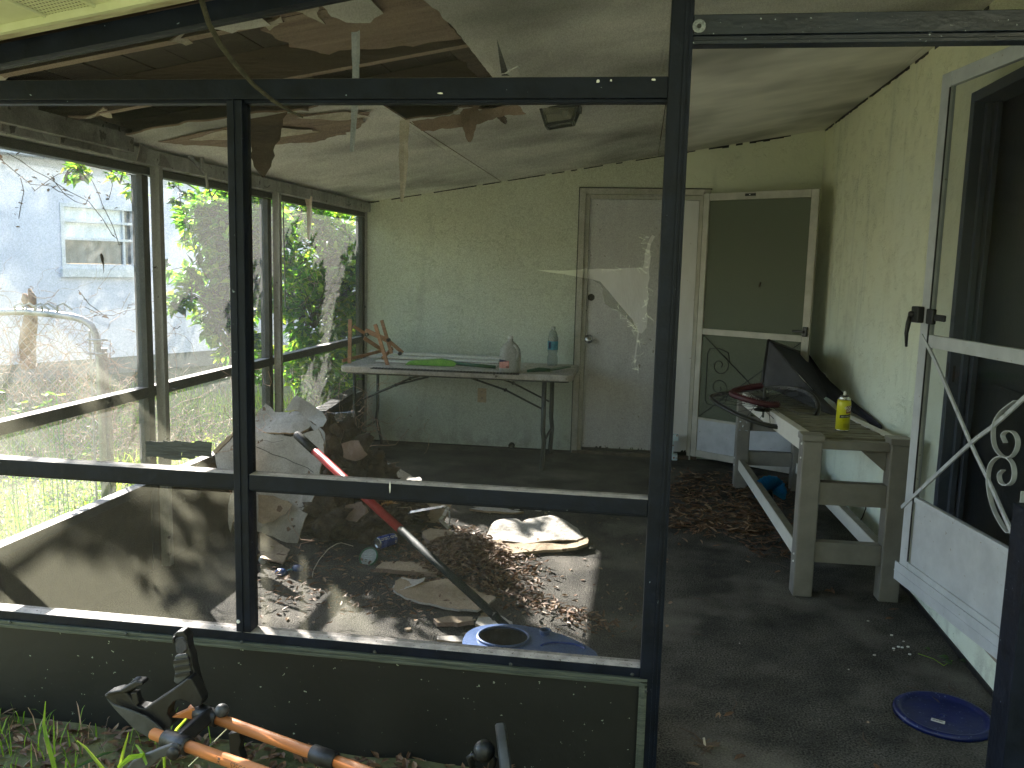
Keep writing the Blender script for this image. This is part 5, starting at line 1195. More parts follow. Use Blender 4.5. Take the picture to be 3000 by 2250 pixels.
for f in r[2]:
    c = sum((r[0][i] for i in f), Vector((0,0)))/len(f)
    if inside(c, so_) and not inside(c, hole) and not inside(c, hole2): keep.append(tuple(f))
q.add([(v.x, v.y, CT) for v in r[0]], keep)
def wall_loop(q, a, b_):
    n = len(a); q.add(a+b_, [(i, (i+1)%n, n+(i+1)%n, n+i) for i in range(n)])
cen = Vector((ctr_.x, ctr_.y, 0)); low = [Vector((cen.x+(p.x-cen.x)*.86, cen.y+(p.y-cen.y)*.86, .002)) for p in so_]
lip = [Vector((cen.x+(p.x-cen.x)*1.03, cen.y+(p.y-cen.y)*1.03, CT-.012)) for p in so_]
wall_loop(q, lip, so_); wall_loop(q, low, lip)
q.build('caddy_body', BUCKET, cdg)
q = MB(); wall_loop(q, [p-Vector((0,0,.004)) for p in hole], [Vector((p.x, p.y, CT-.20)) for p in hole]); q.add([Vector((p.x, p.y, CT-.20)) for p in hole], [tuple(range(36))]); q.build('shaded_opening_wall', BLACKP, cdg)  # same blue plastic inside, its shade put in as black
q = MB(); q.tube([p+Vector((0,0,.003)) for p in hole], .005, 6, closed=True).tube([p+Vector((0,0,.012)) for p in hole2], .004, 6, closed=True)
wall_loop(q, hole2, [p+Vector((0,0,.012)) for p in hole2]); wall_loop(q, [p-Vector((0,0,.05)) for p in hole2], hole2); q.build('opening_rim', BUCKET, cdg, smooth=True)
c = onZ(CT+.002, 1650, 1900); q = MB(); q.tube([c+Vector((.075*math.cos(a), .045*math.sin(a), 0)) for a in [rad(20+k*10) for k in range(16)]], .004, 6); q.build('moulded_recess', mat('recess_blue', (.015,.05,.24)), cdg)
# pole
Pt, Pb = onY(4.0, 868, 1272), onZ(.07, 1560, 1905); dd = (Pb-Pt); g1, g2 = Pt+dd*.10, Pt+dd*.44
pl = thing('long_handled_tool', Pb, 'long pole with black grip and red shaft standing in the blue caddy', 'pole')
# find split points where the picture has them
def at_px(px):
    lo_, hi_ = 0., 1.
    for _ in range(30):
        mid = (lo_+hi_)/2; v = Pt+dd*mid-CP; x = 1500+FPX*v.dot(RT)/v.dot(FW)
        if x < px: lo_ = mid
        else: hi_ = mid
    return Pt+dd*lo_
g1, g2, g3 = at_px(922), at_px(1172), at_px(1450)
MB().tube([Pt, Pt.lerp(g1,.06), g1], [.016,.022,.022], 14).build('grip', BLACKP, pl, smooth=True)
MB().tube([g1, g2], .0195, 14).build('red_shaft', RED, pl, smooth=True)
SHF = mat('dull_dark_shaft', (.008,.012,.011), (.018,.024,.022), 20, .65, .1, 60, spec=.15)
MB().tube([g2, g3], .0175, 12).build('dark_shaft', SHF, pl, smooth=True)
MB().tube([g3, g3.lerp(Pb,.02), g3.lerp(Pb,.021), Pb], [.0195,.0195,.0145,.0145], 12).build('dark_shaft', SHF, pl, smooth=True)

# ------------------------------------------------------------------ leaf litter
def leaf_add(q, c, L_, W_, rg, flat=.3, mi=0, nrm=None):
    a = rg.uniform(0, 6.283); d = Vector((math.cos(a), math.sin(a), rg.uniform(-flat, flat))); d.normalize()
    s_ = d.cross(Vector((rg.uniform(-flat,flat), rg.uniform(-flat,flat), 1))).normalized(); up_ = s_.cross(d)
    cu = rg.uniform(.05, .35)*W_
    m1 = c+d*(L_*.35); m2 = c+d*(L_*.7)
    q.add([c, m1+s_*W_*.5+up_*cu, m2+s_*W_*.42+up_*cu*1.2, c+d*L_+up_*rg.uniform(-.1,.3)*L_*.4, m2-s_*W_*.42+up_*cu*1.2, m1-s_*W_*.5+up_*cu, m1, m2],
          [(0,6,1),(6,7,2,1),(7,3,2),(0,5,6),(6,5,4,7),(7,4,3)], mi)
def litter(name, n, place, seed, m, label=None, L_=(.028,.05), flat=.5):
    rg = random.Random(seed); q = MB()
    for k in range(n):
        c = place(rg); leaf_add(q, c, rg.uniform(*L_), rg.uniform(.008,.017), rg, flat, 0 if rg.random() < .72 else 1)
    o = q.build(name, m, kind='stuff'); o['label'] = label; return o
def heap(rg):
    while True:
        x, y = rg.gauss(0, .165), rg.gauss(0, .23)
        c = Vector((-.80+x+y*-.28, 4.12+y, 0)); r2 = (x/.22)**2+(y/.34)**2
        if r2 < 3.5: c.z = .002+.085*math.exp(-r2)*rg.uniform(.5,1.05)+.012*rg.random(); return c
litter('leaf_heap', 2600, heap, 1, [DEADL, DEADP], 'heap of brown dead leaves on the porch floor beside the pole')
def heap2(rg):
    t = rg.random(); a, b_ = onZ(0,1440,1720), onZ(0,1790,1850); c = a.lerp(b_, t**1.3)+Vector((rg.gauss(0,.05), rg.gauss(0,.05), 0)); c.z = .002+.02*rg.random(); return c
litter('leaf_litter', 330, heap2, 2, [DEADL, DEADP], 'trail of dead leaves from the heap towards the caddy')
def heap3(rg):
    a = onZ(0, rg.uniform(1960,2230), rg.uniform(1395,1560)); a += Vector((rg.gauss(0,.06), rg.gauss(0,.10), 0)); a.z = .003+.012*rg.random(); return a
litter('leaf_litter', 1100, heap3, 3, [DEADL, DEADP], 'brown oak leaves drifted in front of the bench far legs', (.05,.085), .25)
def heap4(rg):
    a = onZ(0, rg.uniform(2180,2330), rg.uniform(1400,1640)); a.z = .003+.01*rg.random(); return a
litter('leaf_litter', 420, heap4, 4, [DEADL, DEADL], 'brown leaves gathered underneath the bench', (.04,.07), .25)
def heap5(rg):
    a = onZ(0, rg.uniform(760,1300), rg.uniform(1600,1800)); a += Vector((0, rg.gauss(0,.08), 0)); a.z = .003+.02*rg.random(); return a
litter('leaf_litter', 520, heap5, 5, [DEADL, DEADP], 'loose dead leaves around the pile foot')
def heap6(rg):
    a = onZ(0, rg.uniform(1450,1960), rg.uniform(1440,1900)); a.z = .003; return a
litter('leaf_litter', 160, heap6, 6, [DEADL, DEADP], 'leaf fragments strewn over the carpet', (.012,.03))
rg = random.Random(77)
for px, py in ((2015,1378),(2183,1641),(2268,1678),(2108,2086),(2120,2098),(2150,2226),(2560,2235),(2085,1600),(2200,1595),(2880,2100),(2445,1740),(2600,1785),(2370,1715),(2440,1735),(1570,1690),(1620,1720),(1665,1745),(1690,1740),(1600,1700),(1700,1700),(1755,1662),(1640,1690),(1560,2150),(2050,2240),(2620,1810)):
    q = MB(); c = onZ(.003, px, py); big = px > 1960
    leaf_add(q, c, rg.uniform(.04,.06) if big else rg.uniform(.022,.035), rg.uniform(.014,.022), rg, .25)
    o = q.build('dead_leaf', DEADL if rg.random() < .6 else DEADP); tag(o, 'single curled brown leaf lying on the open carpet', 'leaf', 'dead leaves lying singly on the carpet')
q = MB(); rg = random.Random(15)    # twigs
for px, py in ((2050,1755),(2150,2060),(2045,1860),(2280,1655),(2700,2030),(2790,2015),(2090,1650),(2540,2165),(2025,2155),(2330,1640),(1640,1990)):
    q = MB(); c = onZ(.006, px, py); a = rg.uniform(0,6.3); d = Vector((math.cos(a), math.sin(a), 0))*rg.uniform(.03,.06); s_ = Vector((-d.y, d.x, 0))*.3
    q.tube([c-d, c+s_, c+d, c+d*1.3-s_*.5], [.0015,.0022,.002,.001], 5); o = q.build('twig', STEMD); tag(o, 'short dark twig lying on the carpet', 'twig', 'dark twigs on the carpet')
# sprig of weed near the lid
sp = thing('weed_sprig', onZ(0, 2760, 1940), 'wilted sprig with two round green leaves by the wall foot above the lid', 'weed')
MB().tube([onZ(.004,2690,1915), onZ(.02,2735,1930), onZ(.012,2765,1950), onZ(.01,2790,1935)], .0015, 5).build('stem', GRASSM, sp)
for px, py, s_ in ((2762,1925,.022),(2775,1940,.018),(2820,1935,.015),(2715,1900,.012)):
    c = onZ(.015, px, py); q = MB(); q.prism([c+Vector((s_*math.cos(a), s_*.8*math.sin(a), .004*math.sin(2*a))) for a in [k*math.pi/6 for k in range(12)]], (0,0,.0008)); q.build('leaf', LEAFD, sp)
# broken twig clump lower left of the doorway
q = MB(); rg = random.Random(6); c = onZ(0, 2066, 2190)
for k in range(16): a = rg.uniform(0,6.28); q.tube([c+Vector((rg.gauss(0,.012), rg.gauss(0,.012), .004)), c+Vector((.045*math.cos(a), .045*math.sin(a), rg.uniform(0,.03)))], .0025, 4)
q.tube([c, onY(c.y, 2062, 2162)], .004, 5, mi=1); o = q.build('bark_clump', [BARK, PAPER]); tag(o, 'small dark clump of bark with a pale splinter at the doorway foot', 'bark')

# ================================================================== OUTDOORS, LEFT
# neighbour's house: pale blue wall running away to the right
ND = Vector((math.sin(rad(28)), math.cos(rad(28)), 0)); NN = Vector((ND.y, -ND.x, 0)); NP = Vector((-7.0, 9.8, 0))
NQ = lambda px, py, off=0: onp(NN, NN.dot(NP)+off, px, py)
nh = thing('neighbour_house', NP, 'pale blue stucco house next door with one awning window, seen through the left screens', 'house')
def nbox(q, s0, s1, z0, z1, h0, h1, mi=0):
    vs = [NP+ND*s+NN*h+Vector((0,0,z)) for z in (z0,z1) for s,h in ((s0,h1),(s1,h1),(s1,h0),(s0,h0))]
    return q.add(vs, [(3,2,1,0),(4,5,6,7),(0,1,5,4),(1,2,6,5),(2,3,7,6),(3,0,4,7)], mi)
S = lambda p: (p-NP).dot(ND)
wa, wc = NQ(173,593), NQ(402,799); ws0, ws1 = S(wa), S(wc); wz1 = NQ(173,593).z; wz0 = NQ(181,787).z
bz = NQ(293,1050).z
q = MB(); nbox(q, -9, ws0, bz, 2.62, -.2, 0); nbox(q, ws1, 16, bz, 2.62, -.2, 0); nbox(q, ws0, ws1, bz, wz0, -.2, 0); nbox(q, ws0, ws1, wz1, 2.62, -.2, 0); q.build('wall', NEIGH, nh)
q = MB(); nbox(q, -9, 16, -.2, bz-.002, -.2, -.015); q.build('foundation', NEIGHB, nh)
q = MB(); nbox(q, -9, 16, 2.62, 2.66, -.2, .28); nbox(q, -9, 16, 2.66, 2.80, .24, .28); q.build('fascia', ALW, nh)
q = MB(); q.add([NP+ND*-9+NN*.3+Vector((0,0,2.80)), NP+ND*16+NN*.3+Vector((0,0,2.80)), NP+ND*14+NN*-4+Vector((0,0,3.5)), NP+ND*-9+NN*-4+Vector((0,0,3.5))], [(0,1,2,3)]); q.build('roof', NEIGHB, nh)
NW = mat('window_frame_paint', (.62,.64,.68), (.74,.76,.80), 12, .5)
wf = MB(); t_ = .045
nbox(wf, ws0, ws1, wz1-t_, wz1, -.1, .015); nbox(wf, ws0, ws1, wz0, wz0+t_, -.1, .015); nbox(wf, ws0, ws0+t_, wz0+t_, wz1-t_, -.1, .015); nbox(wf, ws1-t_, ws1, wz0+t_, wz1-t_, -.1, .015)
wf = wf.build('window', NW, nh)
H_ = wz1-wz0; zs = [wz0+t_, wz0+H_*.46, wz0+H_*.73, wz1-t_]
PANEU = mat('painted_sky_pane', (.52,.60,.68), (.74,.80,.86), 5, .15, stretch=(3,3,.5), spec=.8); PANED = mat('dark_pane', (.04,.05,.06), (.14,.16,.18), 5, .12, stretch=(2.5,2.5,.8), spec=.8)  # upper panes carry the sky reflection as painted colour
for i in range(3):
    q = MB(); nbox(q, ws0+t_, ws1-t_-.12, zs[i]+.02, zs[i+1], -.08, -.06); q.build('pane', PANED if i == 0 else PANEU, wf)
    q = MB(); nbox(q, ws1-t_-.09, ws1-t_, zs[i]+.02, zs[i+1], -.08, -.06); q.build('pane', PANED, wf)
    q = MB(); nbox(q, ws0+t_, ws1-t_, zs[i]-.012, zs[i]+.019, -.075, -.03+.02*i); q.build('sash_bar', NW, wf)
q = MB(); nbox(q, ws1-t_-.12, ws1-t_-.09, zs[0], zs[-1], -.085, -.03); q.build('sash_bar', NW, wf)
q = MB(); nbox(q, ws0-.02, ws1+.03, wz0-.10, wz0-.001, -.1, .06); q.build('window_sill', NW, nh)

# chain link gate
gt = thing('chain_link_gate', (-3.1, 4.3, 0), 'rusty round-cornered chain link gate overgrown with dry vines', 'gate')
GY = 4.30
gp = [onY(GY,*a) for a in ((-120,912),(0,915),(70,913),(150,920),(215,929),(245,938),(268,955),(280,980),(285,1010),(290,1050))]
foot = Vector((gp[-1].x+.005, GY, -.05))
q = MB().tube(gp+[foot], .019, 10); q.build('gate_frame', GALV, gt, smooth=True)
MB().tube([Vector((gp[-1].x+.02, GY+.05, -.05)), onY(GY+.05,300,1030), onY(GY+.05,301,1020)], .024, 10).build('gate_post', GALV, gt, smooth=True)
q = MB(); a = onY(GY,262,967); b_ = onY(GY,266,1045); q.tube([a, b_, Vector((b_.x, GY, 0))], .006, 6); q.build('tension_bar', GALV, gt)
for py in (995, 1035):
    p = onY(GY,284,py); MB().tube([p+Vector((-.04,-.025,0)), p+Vector((.0,-.03,0)), p+Vector((.045,-.02,.0)), p+Vector((.055,.01,0))], .006, 6).build('gate_clip', GALV, gt)
q = MB(); xl, xr = gp[0].x, gp[-3].x; zt_ = gp[3].z-.02; st_ = .058
k = -30
while k < 50:
    for sg_ in (1,-1):
        x0_ = xl+k*st_; z0_ = 0. ; x1_ = x0_+sg_*zt_; 
        a, b_ = Vector((x0_, GY+.004*sg_, 0)), Vector((x1_, GY+.004*sg_, zt_))
        if min(a.x,b_.x) > xr or max(a.x,b_.x) < xl: continue
        lo_ = [p for p in (a, b_)]
        d = b_-a; t0, t1 = 0., 1.
        for lim, s__ in ((xl,-1),(xr,1)):
            if d.x != 0:
                t = (lim-a.x)/d.x
                if (d.x > 0) == (s__ > 0): t1 = min(t1, t)
                else: t0 = max(t0, t)
        if t1 > t0: q.tube([a+d*t0, a+d*t1], .0018, 3)
    k += 1
q.build('wire_mesh', GALV, gt, kind='stuff')
q = MB(); rg = random.Random(12)
for px in (60,85,118,140,185):
    p = onY(GY,px,918); q.tube([p+Vector((-.03,0,-.01)), p+Vector((-.02,-.02,.04)), p+Vector((.01,-.01,.055)), p+Vector((.05,.01,.02))], .006, 5)
q.build('twisted_tie', GALV, gt)

# trees and shrubs
def leafy(name, stems, clumps, n, seed, mats, label, cat, L_=(.07,.12), wts=(.6,.25,.15)):
    rg = random.Random(seed); root = thing(name, stems[0][0][0], label, cat)
    q = MB()
    for path, r0 in stems:
        m_ = len(path); q.tube([Vector(p) for p in path], [r0*(1-.75*i/(m_-1)) for i in range(m_)], 7)
    tot = sum(c[1]**3 for c in clumps); f = MB()
    for c, R_ in clumps:
        c = Vector(c); k = int(n*(R_**3)/tot)
        subs = [c+Vector((rg.gauss(0,.45), rg.gauss(0,.45), rg.gauss(0,.5)))*R_ for _ in range(max(3, k//22))]
        for s_ in subs[:40]:
            q.tube([c+Vector((0,0,-R_*.5)), c.lerp(s_,.5)+Vector((0,0,-.02)), s_], [.006,.004,.002], 4)
        for i in range(k):
            b_ = rg.choice(subs); p = b_+Vector((rg.gauss(0,.3), rg.gauss(0,.3), rg.gauss(0,.3)))*R_*.42
            l = rg.uniform(*L_); w_ = l*rg.uniform(.42,.6)
            d = (p-c).normalized()*.6+Vector((rg.uniform(-1,1), rg.uniform(-1,1), rg.uniform(-.5,.7))); d.normalize()
            s1 = d.cross(Vector((rg.uniform(-.6,.6), rg.uniform(-.6,.6), 1))).normalized(); up_ = s1.cross(d)
            u = rg.random(); mi = 0 if u < wts[0] else (1 if u < wts[0]+wts[1] else 2)
            m1 = p+d*l*.45; tp_ = p+d*l-up_*l*.12
            f.add([p, m1+s1*w_*.5+up_*w_*.15, tp_, m1-s1*w_*.5+up_*w_*.15, m1-up_*0.], [(0,4,1),(1,4,2),(2,4,3),(3,4,0)], mi)
    q.build('trunk', BARK, root, smooth=True); f.build('foliage', mats, root, kind='stuff'); return root
def ctr_at(px, py, Y): return onY(Y, px, py)
LM = [LEAFG, LEAFY, LEAFD]
b0 = onY(7.3, 885, 1240); b0.z = -.03
leafy('shrub', [([b0, onY(7.3,872,1140), onY(7.3,868,1040), onY(7.35,890,900), onY(7.4,930,760)], .055), ([onY(7.3,870,1080), onY(7.2,900,950), onY(7.1,980,830)], .03), ([onY(7.3,868,1040), onY(7.3,850,960), onY(7.5,840,800)], .03)],
      [(ctr_at(960,720,7.4),.36), (ctr_at(1010,850,7.3),.32), (ctr_at(920,900,7.2),.36), (ctr_at(1000,1020,7.2),.34), (ctr_at(880,620,7.5),.26), (ctr_at(930,1090,7.1),.30), (ctr_at(1010,1130,7.0),.22), (ctr_at(845,830,7.3),.24), (ctr_at(1020,760,7.2),.24)],
      6800, 1, LM, 'large bright leafy shrub outside the farthest left screen bay', 'shrub')
b0 = onY(6.0, 700, 1330); b0.z = -.03
leafy('shrub', [([b0, onY(6.0,690,1150), onY(6.0,670,950), onY(6.1,640,760), onY(6.1,620,600)], .035), ([onY(6.0,680,1050), onY(5.9,610,900), onY(5.85,560,860)], .02)],
      [(ctr_at(640,620,6.1),.24), (ctr_at(655,740,6.1),.24), (ctr_at(600,840,5.9),.20), (ctr_at(650,900,6.0),.22), (ctr_at(700,1000,6.0),.18), (ctr_at(740,620,6.4),.24), (ctr_at(760,720,6.4),.20), (ctr_at(560,870,5.8),.10), (ctr_at(745,1080,6.2),.16), (ctr_at(615,960,5.9),.10), (ctr_at(705,640,6.0),.26), (ctr_at(715,760,6.0),.24), (ctr_at(720,880,6.0),.20), (ctr_at(780,700,6.6),.20)],
      6200, 2, LM, 'upright leafy shrub seen on both sides of the slim front post', 'shrub')
leafy('overhanging_branch', [([onY(5.2,60,300), onY(5.2,150,430), onY(5.2,230,500), onY(5.2,260,525)], .010), ([onY(5.2,200,470), onY(5.2,330,500), onY(5.2,420,520)], .008)],
      [(ctr_at(190,485,5.2),.13), (ctr_at(240,500,5.2),.11), (ctr_at(350,510,5.2),.12), (ctr_at(400,530,5.2),.08)], 230, 3, LM, 'leafy branch tips hanging outside under the left header', 'branch', (.05,.08), (.45,.45,.1))
leafy('overhanging_branch', [([onY(5.6,500,430), onY(5.6,550,540), onY(5.6,600,570)], .008)],
      [(ctr_at(540,550,5.6),.10), (ctr_at(620,560,5.7),.09)], 150, 33, [LEAFD, LEAFG, LEAFY], 'dull leafy twig hanging outside the second left screen bay', 'branch', (.04,.06))
# tree standing just outside the picture on the left, its low crown over the side yard dapples the front screen
leafy('tree', [([Vector((-5.6,5.3,-.1)), Vector((-5.5,5.3,1.3)), Vector((-5.2,5.3,2.4)), Vector((-4.7,5.3,3.0))], .08), ([Vector((-5.3,5.3,2.1)), Vector((-4.4,5.1,2.7)), Vector((-3.8,4.9,2.85))], .035)],
      [(Vector((-3.58,4.86,2.62)),.27), (Vector((-3.45,5.5,3.0)),.22), (Vector((-4.9,5.9,3.6)),.3)], 520, 4, [LEAFG, LEAFY, LEAFD], 'tree at the left whose low crown hangs over the side yard above the gate', 'tree', (.07,.12))
# dry vine tangle
def tangle(name, n, ctr, sp, seed, m, label, cat='vines', r=.0018, seg=7, dz=0., leaves=0):
    rg = random.Random(seed); q = MB()
    for k in range(n):
        p = Vector((rg.gauss(ctr[0], sp[0]), rg.gauss(ctr[1], sp[1]), rg.gauss(ctr[2], sp[2]))); d = Vector((rg.gauss(0,1), rg.gauss(0,1), rg.gauss(0,1))).normalized(); pts = [p.copy()]
        for i in range(seg):
            d = (d+Vector((rg.gauss(0,.55), rg.gauss(0,.55), rg.gauss(0,.55)+dz))).normalized(); p = p+d*rg.uniform(.03,.07); p.z = max(p.z, .0); pts.append(p.copy())
        q.tube(pts, r*rg.uniform(.6,1.3), 3, mi=0)
        for i in range(leaves):
            leaf_add(q, rg.choice(pts), rg.uniform(.012,.028), rg.uniform(.006,.012), rg, .8, 1)
    o = q.build(name, m, kind='stuff' if n > 150 else None); 
    return tag(o, label, cat)
c = onY(6.1,740,830); tangle('dry_vine_tangle', 70, c, (.10,.15,.30), 1, [VINE, DEADP], 'pinkish dry vine tangle hanging between the two leafy shrubs', leaves=2)
c = onY(6.9,850,760); tangle('dry_vine_tangle', 60, c, (.16,.15,.22), 2, [VINE, DEADP], 'dry brown vine tangle draped over the large shrub', leaves=2)
c = onY(4.4,150,1050); tangle('dry_weeds', 420, (c.x, 4.45, .75), (.42,.14,.22), 3, [VINE, DEADP], 'reddish dry weeds growing through the chain link gate', 'weeds', .0014, leaves=1)
c = onY(5.2,480,1180); tangle('dry_weeds', 560, (c.x+.1, 5.4, .25), (.60,.55,.16), 4, [VINE, DEADP], 'grey brown dry stalks standing behind the left screen', 'weeds', .0014, leaves=1)
# thin vines climbing on the outside of the left screens
rg = random.Random(44); q = MB()
vines = [[(20,448),(60,470),(100,500),(140,520),(200,560),(260,590),(300,640),(330,690),(345,700)],[(0,465),(40,500),(90,540),(150,545),(170,560),(215,575)],[(100,560),(140,530),(170,510),(230,500)],[(230,480),(270,530),(290,570),(300,600),(330,660),(350,720)],
         [(60,520),(70,560),(62,600),(55,640)],[(150,520),(190,570),(220,590),(250,600),(265,570)],[(400,700),(420,740),(440,790)],[(250,900),(290,920),(330,925),(370,910),(410,905)],[(230,850),(260,890),(300,920)],[(320,580),(330,540),(318,515)],[(405,560),(400,640),(412,700),(430,760)]]
for v in vines:
    pts = [onX(LW-.075, *a) for a in v]; q.tube(pts, .0016, 4)
    for p in pts:
        for k in range(2):
            if rg.random() < .6: leaf_add(q, p+Vector((0, rg.gauss(0,.02), rg.gauss(0,.02))), rg.uniform(.015,.03), .011, rg, .9, 1)
o = q.build('climbing_vine', [STEMD, DEADL]); tag(o, 'thin leafless brown vines clinging outside the first left screen bay', 'vine')
q = MB(); 
for v in [[(520,520),(530,600),(545,640),(540,700)],[(1000,650),(1015,680),(1010,740),(1022,800)],[(960,640),(990,660),(1020,690)],[(540,600),(560,680),(575,760),(600,800)]]:
    pts = [onX(LW-.075, *a) for a in v]; q.tube(pts, .0016, 4)
    for p in pts: leaf_add(q, p, rg.uniform(.015,.03), .011, rg, .9, 1)
o = q.build('climbing_vine', [STEMD, DEADL]); tag(o, 'sparse dry tendrils outside the two farther left screen bays', 'vine')
# lizard on the screen
q = MB(); a = onX(LW-.024, 298, 745); sc_ = .001
pts = [onX(LW-.024,*k) for k in ((296,742),(298,750),(300,762),(303,775),(304,800))]; q.tube(pts, [.003,.006,.006,.0025,.0008], 7)
for (p0, p1) in (((298,752),(291,748)),((299,753),(306,757)),((301,764),(295,770)),((301,764),(309,763))): q.tube([onX(LW-.022,*p0), onX(LW-.022,*p1)], .0012, 4)
o = q.build('lizard', STEMD, smooth=True); tag(o, 'small dark lizard clinging to the left screen in front of the neighbour window', 'lizard')
# brown post of dead wood by the gate
q = MB(); q.tube([onY(5.0,85,1080), onY(5.0,80,1000), onY(5.0,88,950), onY(5.0,92,905), onY(5.0,75,875), onY(5.0,70,860)], [.045,.05,.045,.035,.028,.01], 8).tube([onY(5.0,92,905), onY(5.0,94,870), onY(5.0,85,845)], [.03,.025,.008], 7)
o = q.build('dead_stump', [mat('rotten_wood', (.22,.13,.07), (.38,.25,.15), 14, .9, .6, 40)], smooth=True); tag(o, 'forked brown dead stump behind the chain link gate', 'stump')
# grass, weeds and leaf clumps on the lawn to the left
def blade(q, p, h, w_, rg, mi=0, bend=None):
    a = rg.uniform(0, 6.283) if bend is None else bend; d = Vector((math.cos(a), math.sin(a), 0)); s_ = Vector((-d.y, d.x, 0))*w_*.5; b_ = h*rg.uniform(.15,.7)
    p1 = p+Vector((0,0,h*.5))+d*b_*.25; p2 = p+Vector((0,0,h*.85))+d*b_*.65; p3 = p+Vector((0,0,h*.95))+d*b_
    q.add([p-s_, p+s_, p1+s_*.9, p1-s_*.9, p2+s_*.6, p2-s_*.6, p3], [(0,1,2,3),(3,2,4,5),(5,4,6)], mi)
rg = random.Random(9); q = MB()
for k in range(15000):
    y = rg.uniform(2.3, 9.2); x = -2.42-abs(rg.gauss(0,1))*2.3
    if x < -7.2: continue
    p = Vector((x, y, gz(x, y)-.01)); u = noise.noise(Vector((x*1.3, y*1.3, 5)))
    blade(q, p, rg.uniform(.05,.16)*(1+.8*u), rg.uniform(.004,.009), rg, 0 if rg.random() < .6 else (1 if rg.random() < .6 else 2))
q.build('lawn_grass', [GRASSM, LEAFY, VINE], kind='stuff')
rg = random.Random(10); q = MB()
for k in range(9000):
    y = rg.uniform(2.3, 7.5); x = -2.42-abs(rg.gauss(0,1))*1.5; u = noise.noise(Vector((x*2.1, y*2.1, 9)))
    if u < -.12 or x < -6: continue
    p = Vector((x, y, gz(x,y)+rg.uniform(.02,.13)*(1+u))); leaf_add(q, p, rg.uniform(.018,.045), rg.uniform(.012,.024), rg, .5, 0 if rg.random() < .35 else 1)
q.build('ground_cover', [LEAFG, LEAFY], kind='stuff')
def tuft(px, py, Y, h, n, seed, label, ms=(GRASSM, LEAFY)):
    rg = random.Random(seed); p = onY(Y, px, py); p.z = gz(p.x, p.y)-.01; q = MB()
    for k in range(n): blade(q, p+Vector((rg.gauss(0,.015), rg.gauss(0,.015), 0)), h*rg.uniform(.5,1.05), rg.uniform(.007,.012), rg, k % 2)
    o = q.build('grass_tuft', list(ms)); tag(o, label, 'grass tuft')
tuft(612,1330,4.9,.62,9,1,'tall bright grass clump between the left posts, tallest of the tufts')
tuft(430,1320,4.6,.46,12,2,'bushy grass clump just left of the first white post')
tuft(560,1360,4.4,.34,9,3,'low grass clump just right of the first white post')
tuft(60,1400,3.9,.36,8,4,'yellowish weed clump at the far left under the gate')
tuft(330,1350,4.7,.30,8,5,'short grass clump in the middle of the first bay')
rg = random.Random(16); q = MB()
for (px, py, Y, s_) in ((135,1160,3.7,.05),(150,1175,3.7,.045),(165,1158,3.7,.045),(110,1192,3.65,.04),(30,1200,3.6,.05),(180,1190,3.7,.035),(60,1180,3.7,.035),(15,1150,3.8,.03)):
    p = onY(Y,px,py); leaf_add(q, p, s_*1.2, s_*.8, rg, .3, 1); leaf_add(q, p, s_*1.1, s_*.7, rg, .3, 0)
    q.tube([Vector((p.x+.02, p.y, 0)), p], .002, 4, mi=0)
o = q.build('broadleaf_weed', [LEAFG, LEAFY]); tag(o, 'lone sunlit weed with broad leaves at the far left below the gate', 'weed')

# ================================================================== FOREGROUND
rg = random.Random(19); q = MB()
for k in range(3800):
    x = rg.uniform(-2.2, .05); y = rg.uniform(1.2, 2.22); z = gz(x, y); leaf_add(q, Vector((x, y, z+rg.uniform(0,.02))), rg.uniform(.02,.05), rg.uniform(.010,.02), rg, .45, 0 if rg.random() < .75 else 1)
q.build('leaf_litter', [DEADL, DEADP], kind='stuff')
q = MB()
for k in range(650):
    x = -2.1+abs(rg.gauss(0,.42)); y = rg.uniform(1.4, 2.21)
    if x > -.9: continue
    blade(q, Vector((x, y, gz(x,y)-.005)), rg.uniform(.03,.11), rg.uniform(.003,.006), rg, 0 if rg.random() < .8 else 2)
q.build('foreground_grass', [GRASSM, LEAFY, VINE], kind='stuff')
def long_blade(name, pts, Y, w_, m, label):
    q = MB(); P3 = [onY(Y+(.02*i), *a) for i, a in enumerate(pts)]; n = len(P3)
    if P3[0].z < .3: P3 = [Vector((P3[0].x, P3[0].y, gz(P3[0].x, P3[0].y)-.01))]+P3
    n = len(P3); vs = []; fs = []
    for i, p in enumerate(P3):
        t = i/(n-1); d = (P3[min(i+1,n-1)]-P3[max(i-1,0)]).normalized(); s_ = d.cross(FW).normalized()*w_*.5*(1-t**3*.9)*(.6+.4*min(1,t*4)); vs += [p-s_, p+FW*.003, p+s_]
        if i: a = 3*(i-1); b_ = 3*i; fs += [(a,a+1,b_+1,b_),(a+1,a+2,b_+2,b_+1)]
    q.add(vs, fs); o = q.build(name, m); return tag(o, label, 'grass blade')
long_blade('blade_of_grass', [(160,2250),(135,2160),(128,2120),(133,2055)], 1.95, .014, GRASSM, 'single upright green blade against the kick panel, far left')
long_blade('blade_of_grass', [(350,2250),(362,2200),(370,2170),(376,2145)], 1.8, .009, LEAFY, 'thin yellow-green blade rising left of the lower orange tube')
long_blade('blade_of_grass', [(300,2250),(275,2220),(250,2190),(225,2170)], 1.75, .011, LEAFY, 'bright blade leaning to the left near the bottom edge')
long_blade('blade_of_grass', [(220,2250),(265,2228),(300,2210),(342,2200)], 1.78, .010, LEAFD, 'pale bent blade lying over the bright leaning one')
long_blade('blade_of_grass', [(480,2190),(520,2135),(560,2090),(596,2040)], 1.95, .009, LEAFY, 'yellow-green blade passing behind the upper orange tube')
long_blade('blade_of_grass', [(345,2250),(380,2220),(420,2212),(450,2216)], 1.7, .014, GRASSM, 'arched blade curling behind the grey lever')
